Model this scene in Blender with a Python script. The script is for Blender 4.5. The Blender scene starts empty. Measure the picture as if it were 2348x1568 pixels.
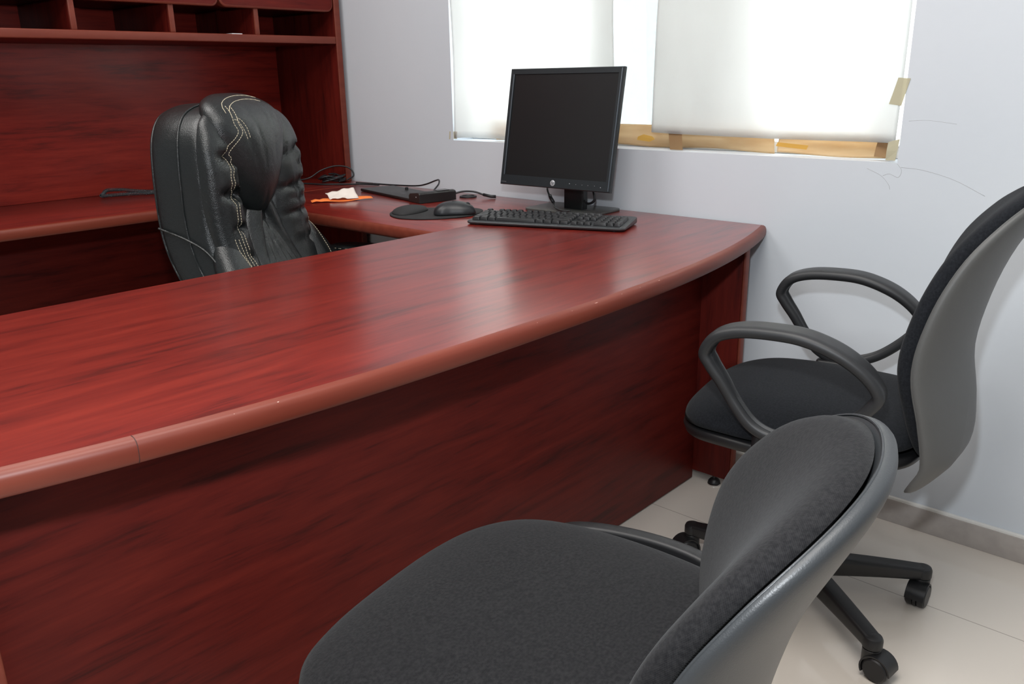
import bpy, bmesh, math, random
from math import sin, cos, pi, radians
from mathutils import Vector, Matrix
from mathutils.bvhtree import BVHTree

random.seed(7)
S = bpy.context.scene
COL = S.collection

# ---------------------------------------------------------------- camera
YAW, PITCH, ROLL, FPX = 0.7419, 0.3059, -0.0174, 1923.58
CAM = Vector((1.696, -2.1418, 1.1444))
fw = Vector((-sin(YAW) * cos(PITCH), cos(YAW) * cos(PITCH), -sin(PITCH)))
r0 = Vector((cos(YAW), sin(YAW), 0))
u0 = r0.cross(fw)
rt = r0 * cos(ROLL) + u0 * sin(ROLL)
up = -r0 * sin(ROLL) + u0 * cos(ROLL)
cd = bpy.data.cameras.new('camera')
cam = bpy.data.objects.new('camera', cd)
COL.objects.link(cam)
cd.sensor_width = 36
cd.lens = FPX / 2348 * 36
cd.clip_start = 0.02
cam.matrix_world = Matrix(((rt.x, up.x, -fw.x, CAM.x), (rt.y, up.y, -fw.y, CAM.y), (rt.z, up.z, -fw.z, CAM.z), (0, 0, 0, 1)))
S.camera = cam

# ---------------------------------------------------------------- view, sky, lights
S.view_settings.view_transform = 'Standard'
S.view_settings.look = 'None'
S.view_settings.gamma = 1
S.view_settings.use_curve_mapping = False
S.view_settings.exposure = 0.0
w = bpy.data.worlds.new('daylight')
S.world = w
w.use_nodes = True
w.node_tree.nodes['Background'].inputs[0].default_value = (0.93, 0.97, 1.0, 1)
w.node_tree.nodes['Background'].inputs[1].default_value = 13.7


def light(name, kind, loc, energy, color, rot=None, **kw):
    d = bpy.data.lights.new(name, kind)
    d.energy = energy
    d.color = color
    for k, v in kw.items():
        setattr(d, k, v)
    o = bpy.data.objects.new(name, d)
    o.location = loc
    if rot:
        o.rotation_euler = rot
    COL.objects.link(o)
    return o


# the photographer's flash sits on the camera, just above the lens
light('camera_flash', 'POINT', CAM + up * 0.24 - rt * 0.03, 47, (0.90, 0.95, 1.0), shadow_soft_size=0.03)
# the room's ceiling lamp, then an added one that evens out the wall
light('ceiling_fill_lamp', 'AREA', (1.2, -1.7, 2.66), 40, (1.0, 0.97, 0.93), shape='RECTANGLE', size=1.0, size_y=1.4)


light('ceiling_fill_lamp', 'AREA', (-0.45, -1.5, 2.66), 25, (1.0, 0.97, 0.94), shape='RECTANGLE', size=1.0, size_y=1.2)  # added lamp, unseen: brightens the left part of the window wall


# ---------------------------------------------------------------- materials
def mat(name, color=(0.5, 0.5, 0.5), rough=0.5, spec=0.5, metal=0.0, **kw):
    m = bpy.data.materials.new(name)
    m.use_nodes = True
    b = m.node_tree.nodes['Principled BSDF']
    b.inputs['Base Color'].default_value = (*color, 1)
    b.inputs['Roughness'].default_value = rough
    b.inputs['Specular IOR Level'].default_value = spec
    b.inputs['Metallic'].default_value = metal
    for k, v in kw.items():
        b.inputs[k].default_value = v
    return m


def nd(m, t, **kw):
    n = m.node_tree.nodes.new(t)
    for k, v in kw.items():
        setattr(n, k, v)
    return n


def lk(m, a, b):
    m.node_tree.links.new(a, b)


def noise(m, scale, detail=4, vec=(1, 1, 1), rough=0.5, dist=0.0):
    tc = nd(m, 'ShaderNodeTexCoord')
    mp = nd(m, 'ShaderNodeMapping')
    mp.inputs['Scale'].default_value = vec
    lk(m, tc.outputs['Object'], mp.inputs['Vector'])
    n = nd(m, 'ShaderNodeTexNoise')
    n.inputs['Scale'].default_value = scale
    n.inputs['Detail'].default_value = detail
    n.inputs['Roughness'].default_value = rough
    n.inputs['Distortion'].default_value = dist
    lk(m, mp.outputs[0], n.inputs['Vector'])
    return n


def ramp(m, fac, stops):
    r = nd(m, 'ShaderNodeValToRGB')
    els = r.color_ramp.elements
    while len(els) < len(stops):
        els.new(0.5)
    for e, (p, c) in zip(els, stops):
        e.position = p
        e.color = (*c, 1)
    lk(m, fac, r.inputs['Fac'])
    return r


def bump(m, height, strength, dist=0.001):
    b = m.node_tree.nodes['Principled BSDF']
    n = nd(m, 'ShaderNodeBump')
    n.inputs['Strength'].default_value = strength
    n.inputs['Distance'].default_value = dist
    lk(m, height, n.inputs['Height'])
    lk(m, n.outputs[0], b.inputs['Normal'])


def wood(name, axis, k=1.0, rough=0.32, spec=0.2, coat=0.75):
    m = mat(name, rough=rough, spec=spec)
    b = m.node_tree.nodes['Principled BSDF']
    b.inputs['Coat Weight'].default_value = coat
    b.inputs['Coat Roughness'].default_value = 0.23
    v1 = [38.0] * 3
    v2 = [230.0] * 3
    v1[axis] = 3.6
    v2[axis] = 14
    n1 = noise(m, 1.0, 5, v1, 0.6, 0.35)
    n2 = noise(m, 1.0, 3, v2, 0.6)
    mx = nd(m, 'ShaderNodeMath', operation='MULTIPLY_ADD')
    lk(m, n2.outputs[0], mx.inputs[0])
    mx.inputs[1].default_value = 0.30
    lk(m, n1.outputs[0], mx.inputs[2])
    r = ramp(m, mx.outputs[0], [(0.42, (0.080 * k, 0.010 * k, 0.008 * k)), (0.60, (0.175 * k, 0.0155 * k, 0.011 * k)), (0.86, (0.245 * k, 0.024 * k, 0.015 * k))])
    lk(m, r.outputs[0], b.inputs['Base Color'])
    return m


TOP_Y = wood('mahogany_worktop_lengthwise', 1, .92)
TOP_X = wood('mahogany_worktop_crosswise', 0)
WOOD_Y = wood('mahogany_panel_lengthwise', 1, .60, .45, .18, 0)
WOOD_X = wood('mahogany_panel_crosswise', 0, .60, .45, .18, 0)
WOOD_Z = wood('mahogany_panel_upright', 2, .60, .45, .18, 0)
EDGE = mat('mahogany_edge_band', (0.34, 0.085, 0.052), 0.42, 0.35)
e_n = noise(EDGE, 1.0, 4, (40, 3, 40))
e_r = ramp(EDGE, e_n.outputs[0], [(0.3, (0.150, 0.027, 0.015)), (0.7, (0.19, 0.039, 0.022))])
lk(EDGE, e_r.outputs[0], EDGE.node_tree.nodes['Principled BSDF'].inputs['Base Color'])

WALL = mat('painted_wall', (0.66, 0.68, 0.71), 0.6, 0.3)
n_ = noise(WALL, 2.2, 5)
r_ = ramp(WALL, n_.outputs[0], [(0.3, (0.64, 0.685, 0.735)), (0.7, (0.675, 0.715, 0.76))])
lk(WALL, r_.outputs[0], WALL.node_tree.nodes['Principled BSDF'].inputs['Base Color'])
n_ = noise(WALL, 60, 3)
bump(WALL, n_.outputs[0], 0.12, 0.002)
CEIL = mat('ceiling_paint', (0.8, 0.79, 0.77), 0.8)
WHITE_TRIM = mat('white_grout', (0.8, 0.79, 0.75), 0.5)

# glossy tiles with thin grout joints
TILE = mat('polished_tile', (0.6, 0.55, 0.49), 0.09, 0.5)
b_ = TILE.node_tree.nodes['Principled BSDF']
tc = nd(TILE, 'ShaderNodeTexCoord')
mp = nd(TILE, 'ShaderNodeMapping')
mp.inputs['Location'].default_value = (0.886 - 0.6 * 4, -0.267 + 1.2, 0)
lk(TILE, tc.outputs['Object'], mp.inputs['Vector'])
br = nd(TILE, 'ShaderNodeTexBrick', offset=0.0, offset_frequency=1)
br.inputs['Scale'].default_value = 1.0
br.inputs['Brick Width'].default_value = 0.6
br.inputs['Row Height'].default_value = 0.6
br.inputs['Mortar Size'].default_value = 0.0012
br.inputs['Mortar Smooth'].default_value = 0.2
br.inputs['Color1'].default_value = (0.70, 0.64, 0.57, 1)
br.inputs['Color2'].default_value = (0.70, 0.64, 0.57, 1)
br.inputs['Mortar'].default_value = (0.36, 0.32, 0.28, 1)
lk(TILE, mp.outputs[0], br.inputs['Vector'])
lk(TILE, br.outputs[0], b_.inputs['Base Color'])
SKIRT = mat('skirting_tile', (0.42, 0.385, 0.36), 0.18)
n_ = noise(SKIRT, 30, 3)
r_ = ramp(SKIRT, n_.outputs[0], [(0.3, (0.39, 0.355, 0.33)), (0.7, (0.45, 0.41, 0.38))])
lk(SKIRT, r_.outputs[0], SKIRT.node_tree.nodes['Principled BSDF'].inputs['Base Color'])


def fabric(name, c0, c1, period=0.0022, strength=0.5):
    m = mat(name, c0, 0.95, 0.12)
    b = m.node_tree.nodes['Principled BSDF']
    b.inputs['Sheen Weight'].default_value = 0.05
    b.inputs['Sheen Roughness'].default_value = 0.5
    tc = nd(m, 'ShaderNodeTexCoord')
    outs = []
    for vx, vy, vz in ((1, 1, 0.6), (1, -1, 0.8)):
        d = nd(m, 'ShaderNodeVectorMath', operation='DOT_PRODUCT')
        d.inputs[1].default_value = tuple(2 * pi / period * q for q in (vx, vy, vz))
        lk(m, tc.outputs['Object'], d.inputs[0])
        s = nd(m, 'ShaderNodeMath', operation='SINE')
        lk(m, d.outputs['Value'], s.inputs[0])
        outs.append(s)
    a = nd(m, 'ShaderNodeMath', operation='MULTIPLY')
    lk(m, outs[0].outputs[0], a.inputs[0])
    lk(m, outs[1].outputs[0], a.inputs[1])
    n = noise(m, 260, 2)
    a2 = nd(m, 'ShaderNodeMath', operation='MULTIPLY_ADD')
    lk(m, a.outputs[0], a2.inputs[0])
    a2.inputs[1].default_value = 0.28
    lk(m, n.outputs[0], a2.inputs[2])
    r = ramp(m, a2.outputs[0], [(0.25, c0), (0.8, c1)])
    lk(m, r.outputs[0], b.inputs['Base Color'])
    bump(m, a2.outputs[0], strength, 0.0008)
    return m


FAB_GREY = fabric('charcoal_weave', (0.007, 0.007, 0.008), (0.021, 0.0205, 0.0215), 0.0026)
FAB_BLACK = fabric('black_weave', (0.007, 0.008, 0.010), (0.018, 0.020, 0.024), 0.0026, 0.3)


def plastic(name, c, rough, grain=900, st=0.12):
    m = mat(name, c, rough, 0.5)
    n = noise(m, grain, 2)
    bump(m, n.outputs[0], st, 0.0006)
    return m


PLAS = plastic('black_plastic', (0.012, 0.012, 0.013), 0.42)
PLAS_ARM = plastic('armrest_plastic', (0.022, 0.023, 0.025), 0.46)
PLAS_SHELL = plastic('backrest_shell_plastic', (0.088, 0.088, 0.086), 0.5, 700, 0.3)
PLAS_SHELL2 = plastic('near_backrest_shell_plastic', (0.034, 0.037, 0.040), 0.42, 700, 0.3)
METAL = mat('chrome', (0.7, 0.7, 0.7), 0.15, 0.5, 1.0)
DARKMET = mat('dark_metal', (0.05, 0.05, 0.05), 0.35, 0.5, 0.8)

LEATHER = mat('black_leather', (0.0135, 0.016, 0.0165), 0.31, 0.5)
LEATHER.node_tree.nodes['Principled BSDF'].inputs['Coat Weight'].default_value = 0.08
LEATHER.node_tree.nodes['Principled BSDF'].inputs['Coat Roughness'].default_value = 0.3
tc = nd(LEATHER, 'ShaderNodeTexCoord')
vo = nd(LEATHER, 'ShaderNodeTexVoronoi')
vo.inputs['Scale'].default_value = 420
lk(LEATHER, tc.outputs['Object'], vo.inputs['Vector'])
n_ = noise(LEATHER, 22, 4, (1, 1, 1), 0.55, 0.5)
a_ = nd(LEATHER, 'ShaderNodeMath', operation='MULTIPLY_ADD')
lk(LEATHER, n_.outputs[0], a_.inputs[0])
a_.inputs[1].default_value = 5.0
lk(LEATHER, vo.outputs['Distance'], a_.inputs[2])
bump(LEATHER, a_.outputs[0], 0.35, 0.0012)
THREAD = mat('cream_thread', (0.62, 0.55, 0.40), 0.8)

MON = plastic('monitor_plastic', (0.016, 0.020, 0.023), 0.42, 500, 0.05)
SCREEN = mat('monitor_screen', (0.012, 0.012, 0.0125), 0.33, 0.45)
MONBASE = mat('monitor_base_plastic', (0.06, 0.062, 0.058), 0.28)
KB = mat('keyboard_plastic', (0.030, 0.033, 0.036), 0.38)
KEY = mat('key_plastic', (0.020, 0.021, 0.023), 0.40)
MOUSE = mat('mouse_plastic', (0.016, 0.018, 0.021), 0.42)
PADM = mat('mouse_pad_rubber', (0.018, 0.018, 0.019), 0.8)
DOCK = mat('dock_plastic', (0.012, 0.012, 0.012), 0.40)
RUBBER = mat('cable_rubber', (0.014, 0.015, 0.017), 0.45)
CORD = mat('phone_cord_plastic', (0.06, 0.068, 0.074), 0.4)
LOGO = mat('silver_logo', (0.62, 0.63, 0.66), 0.35, 0.5, 0.4)
GREYTXT = mat('grey_print', (0.16, 0.16, 0.17), 0.5)
PAPER = mat('receipt_paper', (0.78, 0.70, 0.64), 0.8)
PAPERW = mat('white_paper', (0.8, 0.8, 0.82), 0.8)
INK = mat('faded_ink', (0.30, 0.27, 0.26), 0.8)
ORANGE = mat('orange_paper', (0.95, 0.23, 0.045), 0.7)
ALU = mat('white_aluminium', (0.75, 0.76, 0.77), 0.4)


def thin(name, color, trans=0.8, tex=None):
    """thin sheet lit from behind"""
    m = bpy.data.materials.new(name)
    m.use_nodes = True
    nt = m.node_tree
    nt.nodes.clear()
    out = nd(m, 'ShaderNodeOutputMaterial')
    d = nd(m, 'ShaderNodeBsdfDiffuse')
    t = nd(m, 'ShaderNodeBsdfTranslucent')
    mix = nd(m, 'ShaderNodeMixShader')
    mix.inputs[0].default_value = trans
    if tex:
        n = noise(m, tex[0], 4, tex[1])
        r = ramp(m, n.outputs[0], [(0.3, tex[2]), (0.7, color)])
        lk(m, r.outputs[0], d.inputs[0])
        lk(m, r.outputs[0], t.inputs[0])
    else:
        d.inputs[0].default_value = (*color, 1)
        t.inputs[0].default_value = (*color, 1)
    lk(m, d.outputs[0], mix.inputs[1])
    lk(m, t.outputs[0], mix.inputs[2])
    lk(m, mix.outputs[0], out.inputs[0])
    return m


SHEET = thin('white_sheet', (0.88, 0.88, 0.86), 0.62, (7, (1, 1, 0.4), (0.83, 0.83, 0.81)))
KRAFT = thin('kraft_paper', (0.86, 0.70, 0.48), 0.5, (14, (0.5, 1, 3), (0.74, 0.55, 0.33)))
TAPE = thin('masking_tape', (0.70, 0.66, 0.50), 0.35)
BTAPE = thin('brown_tape', (0.50, 0.33, 0.18), 0.4)
YTAPE = thin('yellow_tape', (0.85, 0.60, 0.18), 0.5)

GLASS = bpy.data.materials.new('tinted_window_glass')
GLASS.use_nodes = True
GLASS.node_tree.nodes.clear()
o_ = nd(GLASS, 'ShaderNodeOutputMaterial')
t_ = nd(GLASS, 'ShaderNodeBsdfTransparent')
t_.inputs[0].default_value = (0.55, 0.56, 0.56, 1)
g_ = nd(GLASS, 'ShaderNodeBsdfGlossy')
g_.inputs['Roughness'].default_value = 0.02
x_ = nd(GLASS, 'ShaderNodeMixShader')
x_.inputs[0].default_value = 0.05
lk(GLASS, t_.outputs[0], x_.inputs[1])
lk(GLASS, g_.outputs[0], x_.inputs[2])
lk(GLASS, x_.outputs[0], o_.inputs[0])


# ---------------------------------------------------------------- mesh helpers
def mesh_obj(name, verts, faces, m, parent=None, smooth=True, sharp=None, subsurf=0, label=None):
    me = bpy.data.meshes.new(name)
    me.from_pydata([tuple(v) for v in verts], [], faces)
    me.validate()
    bm = bmesh.new()
    bm.from_mesh(me)
    bmesh.ops.recalc_face_normals(bm, faces=bm.faces)
    bm.to_mesh(me)
    bm.free()
    return finish(name, me, m, parent, smooth, sharp, subsurf, label)


def finish(name, me, m, parent=None, smooth=True, sharp=None, subsurf=0, label=None):
    if smooth:
        me.polygons.foreach_set('use_smooth', [True] * len(me.polygons))
        if sharp is not None:
            me.set_sharp_from_angle(angle=radians(sharp))
    me.materials.append(m)
    o = bpy.data.objects.new(name, me)
    COL.objects.link(o)
    if parent is not None:
        o.parent = parent
    if subsurf:
        s = o.modifiers.new('subdivision', 'SUBSURF')
        s.levels = subsurf
        s.render_levels = subsurf
    if label:
        o['label'] = label
    return o


def thing(name, label, cat, loc=(0, 0, 0), rotz=0.0, group=None):
    o = bpy.data.objects.new(name, None)
    o.empty_display_size = 0.1
    COL.objects.link(o)
    o.location = loc
    o.rotation_euler = (0, 0, rotz)
    o['label'] = label
    o['category'] = cat
    if group:
        o['group'] = group
    return o


def tag(o, label, cat, group=None):
    o['label'] = label
    o['category'] = cat
    if group:
        o['group'] = group
    return o


def struct(o):
    o['kind'] = 'structure'
    return o


def box(name, a, b, m, parent=None, bev=0.002, seg=2, label=None):
    """box between two corners; bevelled"""
    bm = bmesh.new()
    bmesh.ops.create_cube(bm, size=1)
    c = [(a[i] + b[i]) / 2 for i in range(3)]
    s = [abs(b[i] - a[i]) for i in range(3)]
    for v in bm.verts:
        v.co = Vector((v.co.x * s[0] + c[0], v.co.y * s[1] + c[1], v.co.z * s[2] + c[2]))
    if bev > 0:
        bmesh.ops.bevel(bm, geom=bm.edges[:], offset=min(bev, min(s) * 0.45), segments=seg, affect='EDGES', profile=0.5)
    me = bpy.data.meshes.new(name)
    bm.to_mesh(me)
    bm.free()
    return finish(name, me, m, parent, True, 40, 0, label)


def cr(P, n, closed=True):
    """Catmull-Rom through points, n samples per span"""
    N = len(P)
    P = [Vector(p) for p in P]
    out = []
    rng = range(N) if closed else range(N - 1)
    for i in rng:
        if closed:
            a, b, c, d = P[(i - 1) % N], P[i], P[(i + 1) % N], P[(i + 2) % N]
        else:
            b, c = P[i], P[i + 1]
            a = P[i - 1] if i > 0 else b * 2 - c
            d = P[i + 2] if i + 2 < N else c * 2 - b
        for k in range(n):
            t = k / n
            out.append(0.5 * ((2 * b) + (c - a) * t + (2 * a - 5 * b + 4 * c - d) * t * t + (3 * b - a - 3 * c + d) * t ** 3))
    if not closed:
        out.append(P[-1])
    return out


def mirror(P):
    """half outline (x>=0) from top centre to bottom centre -> closed outline"""
    R = [p for p in P]
    L = [(-p[0], p[1]) for p in reversed(P) if p[0] > 1e-6]
    return R + L


def lerp_tab(tab, x):
    """smooth curve through (x, y) pairs"""
    if x <= tab[0][0]:
        return tab[0][1]
    if x >= tab[-1][0]:
        return tab[-1][1]
    for i in range(len(tab) - 1):
        x0, y0 = tab[i]
        x1, y1 = tab[i + 1]
        if x <= x1:
            h = x1 - x0
            d = (y1 - y0) / h
            m0 = ((y1 - tab[i - 1][1]) / (x1 - tab[i - 1][0])) if i > 0 else d
            m1 = ((tab[i + 2][1] - y0) / (tab[i + 2][0] - x0)) if i + 2 < len(tab) else d
            t = (x - x0) / h
            return ((2 * t ** 3 - 3 * t * t + 1) * y0 + (t ** 3 - 2 * t * t + t) * h * m0
                    + (-2 * t ** 3 + 3 * t * t) * y1 + (t ** 3 - t * t) * h * m1)


def pad(name, outline, center, front, back, to3d, m, parent=None, rings=14, pw=2.6, ripple=None, label=None, bpw=None, sub=0):
    """Cushion: closed outline in a 2D plane, domed by `front` one way and `back` the other."""
    c = Vector(center)
    n = len(outline)
    verts, faces = [], []
    rs = [sin(pi / 2 * (k / rings)) for k in range(1, rings + 1)]
    fr = front if callable(front) else (lambda a, b: front)
    bk = back if callable(back) else (lambda a, b: back)
    bpw = bpw or pw

    def off(r, p):
        return (max(0.0, 1 - r ** p)) ** (1 / p)
    fo = fr(c.x, c.y) + (ripple(c.x, c.y) if ripple else 0)
    verts.append(to3d(c.x, c.y, fo))
    for r in rs:
        for q in outline:
            P = c + (Vector(q) - c) * r
            o = off(r, pw)
            rp = ripple(P.x, P.y) * min(1, o * 1.3) if ripple else 0
            verts.append(to3d(P.x, P.y, fr(P.x, P.y) * o + rp))
    for i in range(n):
        faces.append((0, 1 + i, 1 + (i + 1) % n))
    for k in range(rings - 1):
        for i in range(n):
            a = 1 + k * n + i
            b = 1 + k * n + (i + 1) % n
            faces.append((a, a + n, b + n, b))
    rim = 1 + (rings - 1) * n
    base = len(verts)
    for r in rs[:-1]:
        for q in outline:
            P = c + (Vector(q) - c) * r
            verts.append(to3d(P.x, P.y, -bk(P.x, P.y) * off(r, bpw)))
    bc = len(verts)
    verts.append(to3d(c.x, c.y, -bk(c.x, c.y)))
    for i in range(n):
        faces.append((bc, base + (i + 1) % n, base + i))
    for k in range(rings - 1):
        for i in range(n):
            a = base + k * n + i
            b = base + k * n + (i + 1) % n
            if k == rings - 2:
                faces.append((a, b, rim + (i + 1) % n, rim + i))
            else:
                faces.append((a, b, b + n, a + n))
    return mesh_obj(name, verts, faces, m, parent, True, None, sub, label)


def sweep(path, prof, closed=False, upref=None, scale=None):
    """sweep a closed 2D profile (n, b) along a 3D path -> verts, faces"""
    path = [Vector(p) for p in path]
    N, M = len(path), len(prof)
    verts, faces = [], []
    prev = None
    for i, p in enumerate(path):
        if closed:
            t = path[(i + 1) % N] - path[i - 1]
        else:
            t = path[min(i + 1, N - 1)] - path[max(i - 1, 0)]
        t.normalize()
        if upref is not None:
            b = Vector(upref)
            nn = t.cross(b)
            nn.normalize()
            b = nn.cross(t)
        else:
            if prev is None:
                a = Vector((0, 0, 1)) if abs(t.z) < 0.9 else Vector((1, 0, 0))
                nn = t.cross(a).normalized()
            else:
                nn = (prev - t * prev.dot(t)).normalized()
            prev = nn
            b = nn.cross(t)
        sc = scale(i / max(1, N - 1)) if scale else (1, 1)
        for (x, y) in prof:
            verts.append(p + nn * x * sc[0] + b * y * sc[1])
    for i in range(N if closed else N - 1):
        j = (i + 1) % N
        for k in range(M):
            l = (k + 1) % M
            faces.append((i * M + k, i * M + l, j * M + l, j * M + k))
    if not closed:
        faces.append(tuple(range(M - 1, -1, -1)))
        faces.append(tuple((N - 1) * M + k for k in range(M)))
    return verts, faces


def circ(r, n=10):
    return [(r * cos(2 * pi * k / n), r * sin(2 * pi * k / n)) for k in range(n)]


def rrect(a, b, r, n=4):
    out = []
    for cx, cy, s in ((a - r, b - r, 0), (-a + r, b - r, pi / 2), (-a + r, -b + r, pi), (a - r, -b + r, 3 * pi / 2)):
        for k in range(n + 1):
            t = s + k * pi / 2 / n
            out.append((cx + r * cos(t), cy + r * sin(t)))
    return out


def tube(name, pts, r, m, parent=None, n=8, smooth_n=6, closed=False, label=None):
    p = cr(pts, smooth_n, closed) if smooth_n else pts
    v, f = sweep(p, circ(r, n), closed)
    return mesh_obj(name, v, f, m, parent, True, 60, 0, label)


def lathe(prof, axis_o, axis_d, n=24):
    """prof: list (r, h) -> verts, faces about an axis"""
    d = Vector(axis_d).normalized()
    a = Vector((0, 0, 1)) if abs(d.z) < 0.9 else Vector((1, 0, 0))
    x = d.cross(a).normalized()
    y = d.cross(x)
    o = Vector(axis_o)
    verts, faces = [], []
    for (r, h) in prof:
        for k in range(n):
            t = 2 * pi * k / n
            verts.append(o + d * h + (x * cos(t) + y * sin(t)) * r)
    for i in range(len(prof) - 1):
        for k in range(n):
            l = (k + 1) % n
            faces.append((i * n + k, i * n + l, (i + 1) * n + l, (i + 1) * n + k))
    faces.append(tuple(range(n - 1, -1, -1)))
    faces.append(tuple((len(prof) - 1) * n + k for k in range(n)))
    return verts, faces


def join(*parts):
    V, F = [], []
    for v, f in parts:
        b = len(V)
        V += list(v)
        F += [tuple(i + b for i in q) for q in f]
    return V, F


def prism(outline, z0, z1, bev=0.0, seg=3):
    """vertical prism from a CCW outline, with rounded rims"""
    n = len(outline)
    P = [Vector(q) for q in outline]
    nrm = []
    for i in range(n):
        t = (P[(i + 1) % n] - P[i - 1]).normalized()
        nrm.append(Vector((t.y, -t.x)))
    levels = []
    if bev > 0:
        for k in range(seg + 1):
            a = pi / 2 * k / seg
            levels.append((z0 + bev * (1 - sin(a)), bev * (1 - cos(a))))
        levels = levels[::-1]
        levels = [(z0 + bev * (1 - cos(pi / 2 * k / seg)), bev * (1 - sin(pi / 2 * k / seg))) for k in range(seg + 1)]
        levels += [(z1 - bev * (1 - sin(pi / 2 * k / seg)), bev * (1 - cos(pi / 2 * k / seg))) for k in range(seg + 1)]
    else:
        levels = [(z0, 0), (z1, 0)]
    verts, faces = [], []
    for z, ins in levels:
        for p, q in zip(P, nrm):
            r = p - q * ins
            verts.append((r.x, r.y, z))
    L = len(levels)
    for i in range(L - 1):
        for k in range(n):
            l = (k + 1) % n
            faces.append((i * n + k, i * n + l, (i + 1) * n + l, (i + 1) * n + k))
    faces.append(tuple(range(n - 1, -1, -1)))
    faces.append(tuple((L - 1) * n + k for k in range(n)))
    return verts, faces


# ---------------------------------------------------------------- the room
WX0, WX1, WZ0, WZ1 = -0.535, 1.0, 0.932, 1.95      # window opening
XL, XR, YF, H = -1.62, 5.2, -6.4, 2.7
TH = 0.16
struct(box('floor', (XL - .1, YF - .1, -0.1), (XR + .1, TH, 0), TILE, bev=0))
struct(box('ceiling', (XL - .1, YF - .1, H), (XR + .1, TH, H + .1), CEIL, bev=0))
struct(box('wall_left', (XL - .1, YF, 0), (XL, TH, H), WALL, bev=0))
struct(box('wall_right', (XR, YF, 0), (XR + .1, TH, H), WALL, bev=0))
struct(box('wall_front', (XL - .1, YF - .1, 0), (XR + .1, YF, H), WALL, bev=0))
# window wall with its opening, one mesh
xs = [XL, WX0, WX1, XR]
zs = [0, WZ0, WZ1, H]
V, F = [], []
for yy in (0, TH):
    for z in zs:
        for x in xs:
            V.append((x, yy, z))
for i in range(3):
    for j in range(3):
        if i == 1 and j == 1:
            continue
        a = j * 4 + i
        F.append((a, a + 1, a + 5, a + 4))
        F.append((a + 16, a + 20, a + 21, a + 17))
for (a, b) in ((5, 6), (6, 10), (10, 9), (9, 5)):
    F.append((a, b, b + 16, a + 16))
for (a, b) in ((0, 3), (3, 15), (15, 12), (12, 0)):
    F.append((a, b, b + 16, a + 16))
struct(mesh_obj('wall_back', V, F, WALL, smooth=False))

bb = struct(box('baseboard_back', (-0.98, -0.011, 0), (XR, 0, 0.064), SKIRT, bev=0.001))
struct(box('trim_1', (-0.98, -0.0095, 0.064), (XR, 0, 0.071), WHITE_TRIM, bev=0.0005))

# plaster cracks below the window's right corner
CR = mat('plaster_crack', (0.48, 0.49, 0.51), 0.9)
for i, pts in enumerate([[(1.0, 0.93), (1.012, .915), (1.006, .898), (.985, .905), (.97, .9)],
                         [(1.01, .922), (1.06, .918), (1.13, .90), (1.20, .868)],
                         [(.93, .915), (.965, .90), (.985, .88), (.99, .868)],
                         [(1.015, 1.03), (1.06, 1.032), (1.12, 1.025)]]):
    p = cr([(x, -0.0001, z) for x, z in pts], 5, False)
    v, f = sweep(p, circ(0.00045 if i < 3 else 0.0003, 4))
    struct(mesh_obj('trim_%d' % (i + 2), v, f, CR))

# ---------------------------------------------------------------- window: frame, two overlapping sliding panes
win = thing('window_1', 'window opening covered by white sheets', 'window', ((WX0 + WX1) / 2, 0.1, WZ0))
del win['label'], win['category']
struct(win)


def rel(o, parent):
    """geometry was written in world coordinates: keep it there under its parent"""
    o.parent = parent
    T = Matrix.Translation(parent.location) @ parent.rotation_euler.to_matrix().to_4x4()
    o.data.transform(T.inverted())
    return o


fx0, fx1, fz0, fz1 = WX0 + .001, WX1 - .001, WZ0 + .001, WZ1 - .001
V, F = join(*[((lambda o: ([tuple(v.co) for v in o.data.vertices], [tuple(p.vertices) for p in o.data.polygons]))(o)) for o in []]) if False else ([], [])


def boxvf(a, b):
    v = [(x, y, z) for x in (a[0], b[0]) for y in (a[1], b[1]) for z in (a[2], b[2])]
    f = [(0, 1, 3, 2), (4, 6, 7, 5), (0, 4, 5, 1), (2, 3, 7, 6), (0, 2, 6, 4), (1, 5, 7, 3)]
    return v, f


V, F = join(boxvf((fx0, .10, fz0), (fx0 + .03, .15, fz1)), boxvf((fx1 - .03, .10, fz0), (fx1, .15, fz1)),
            boxvf((fx0 + .03, .10, fz0), (fx1 - .03, .15, fz0 + .03)), boxvf((fx0 + .03, .10, fz1 - .03), (fx1 - .03, .15, fz1)))
rel(mesh_obj('window_frame', V, F, ALU, smooth=False), win)
for nm, x0, x1, yy in (('pane', fx0 + .03, 0.60, 0.132), ('pane', 0.03, fx1 - .03, 0.118)):
    p = rel(mesh_obj(nm, *boxvf((x0, yy, fz0 + .03), (x1, yy + .004, fz1 - .03)), GLASS, smooth=False), win)
    pass


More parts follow.
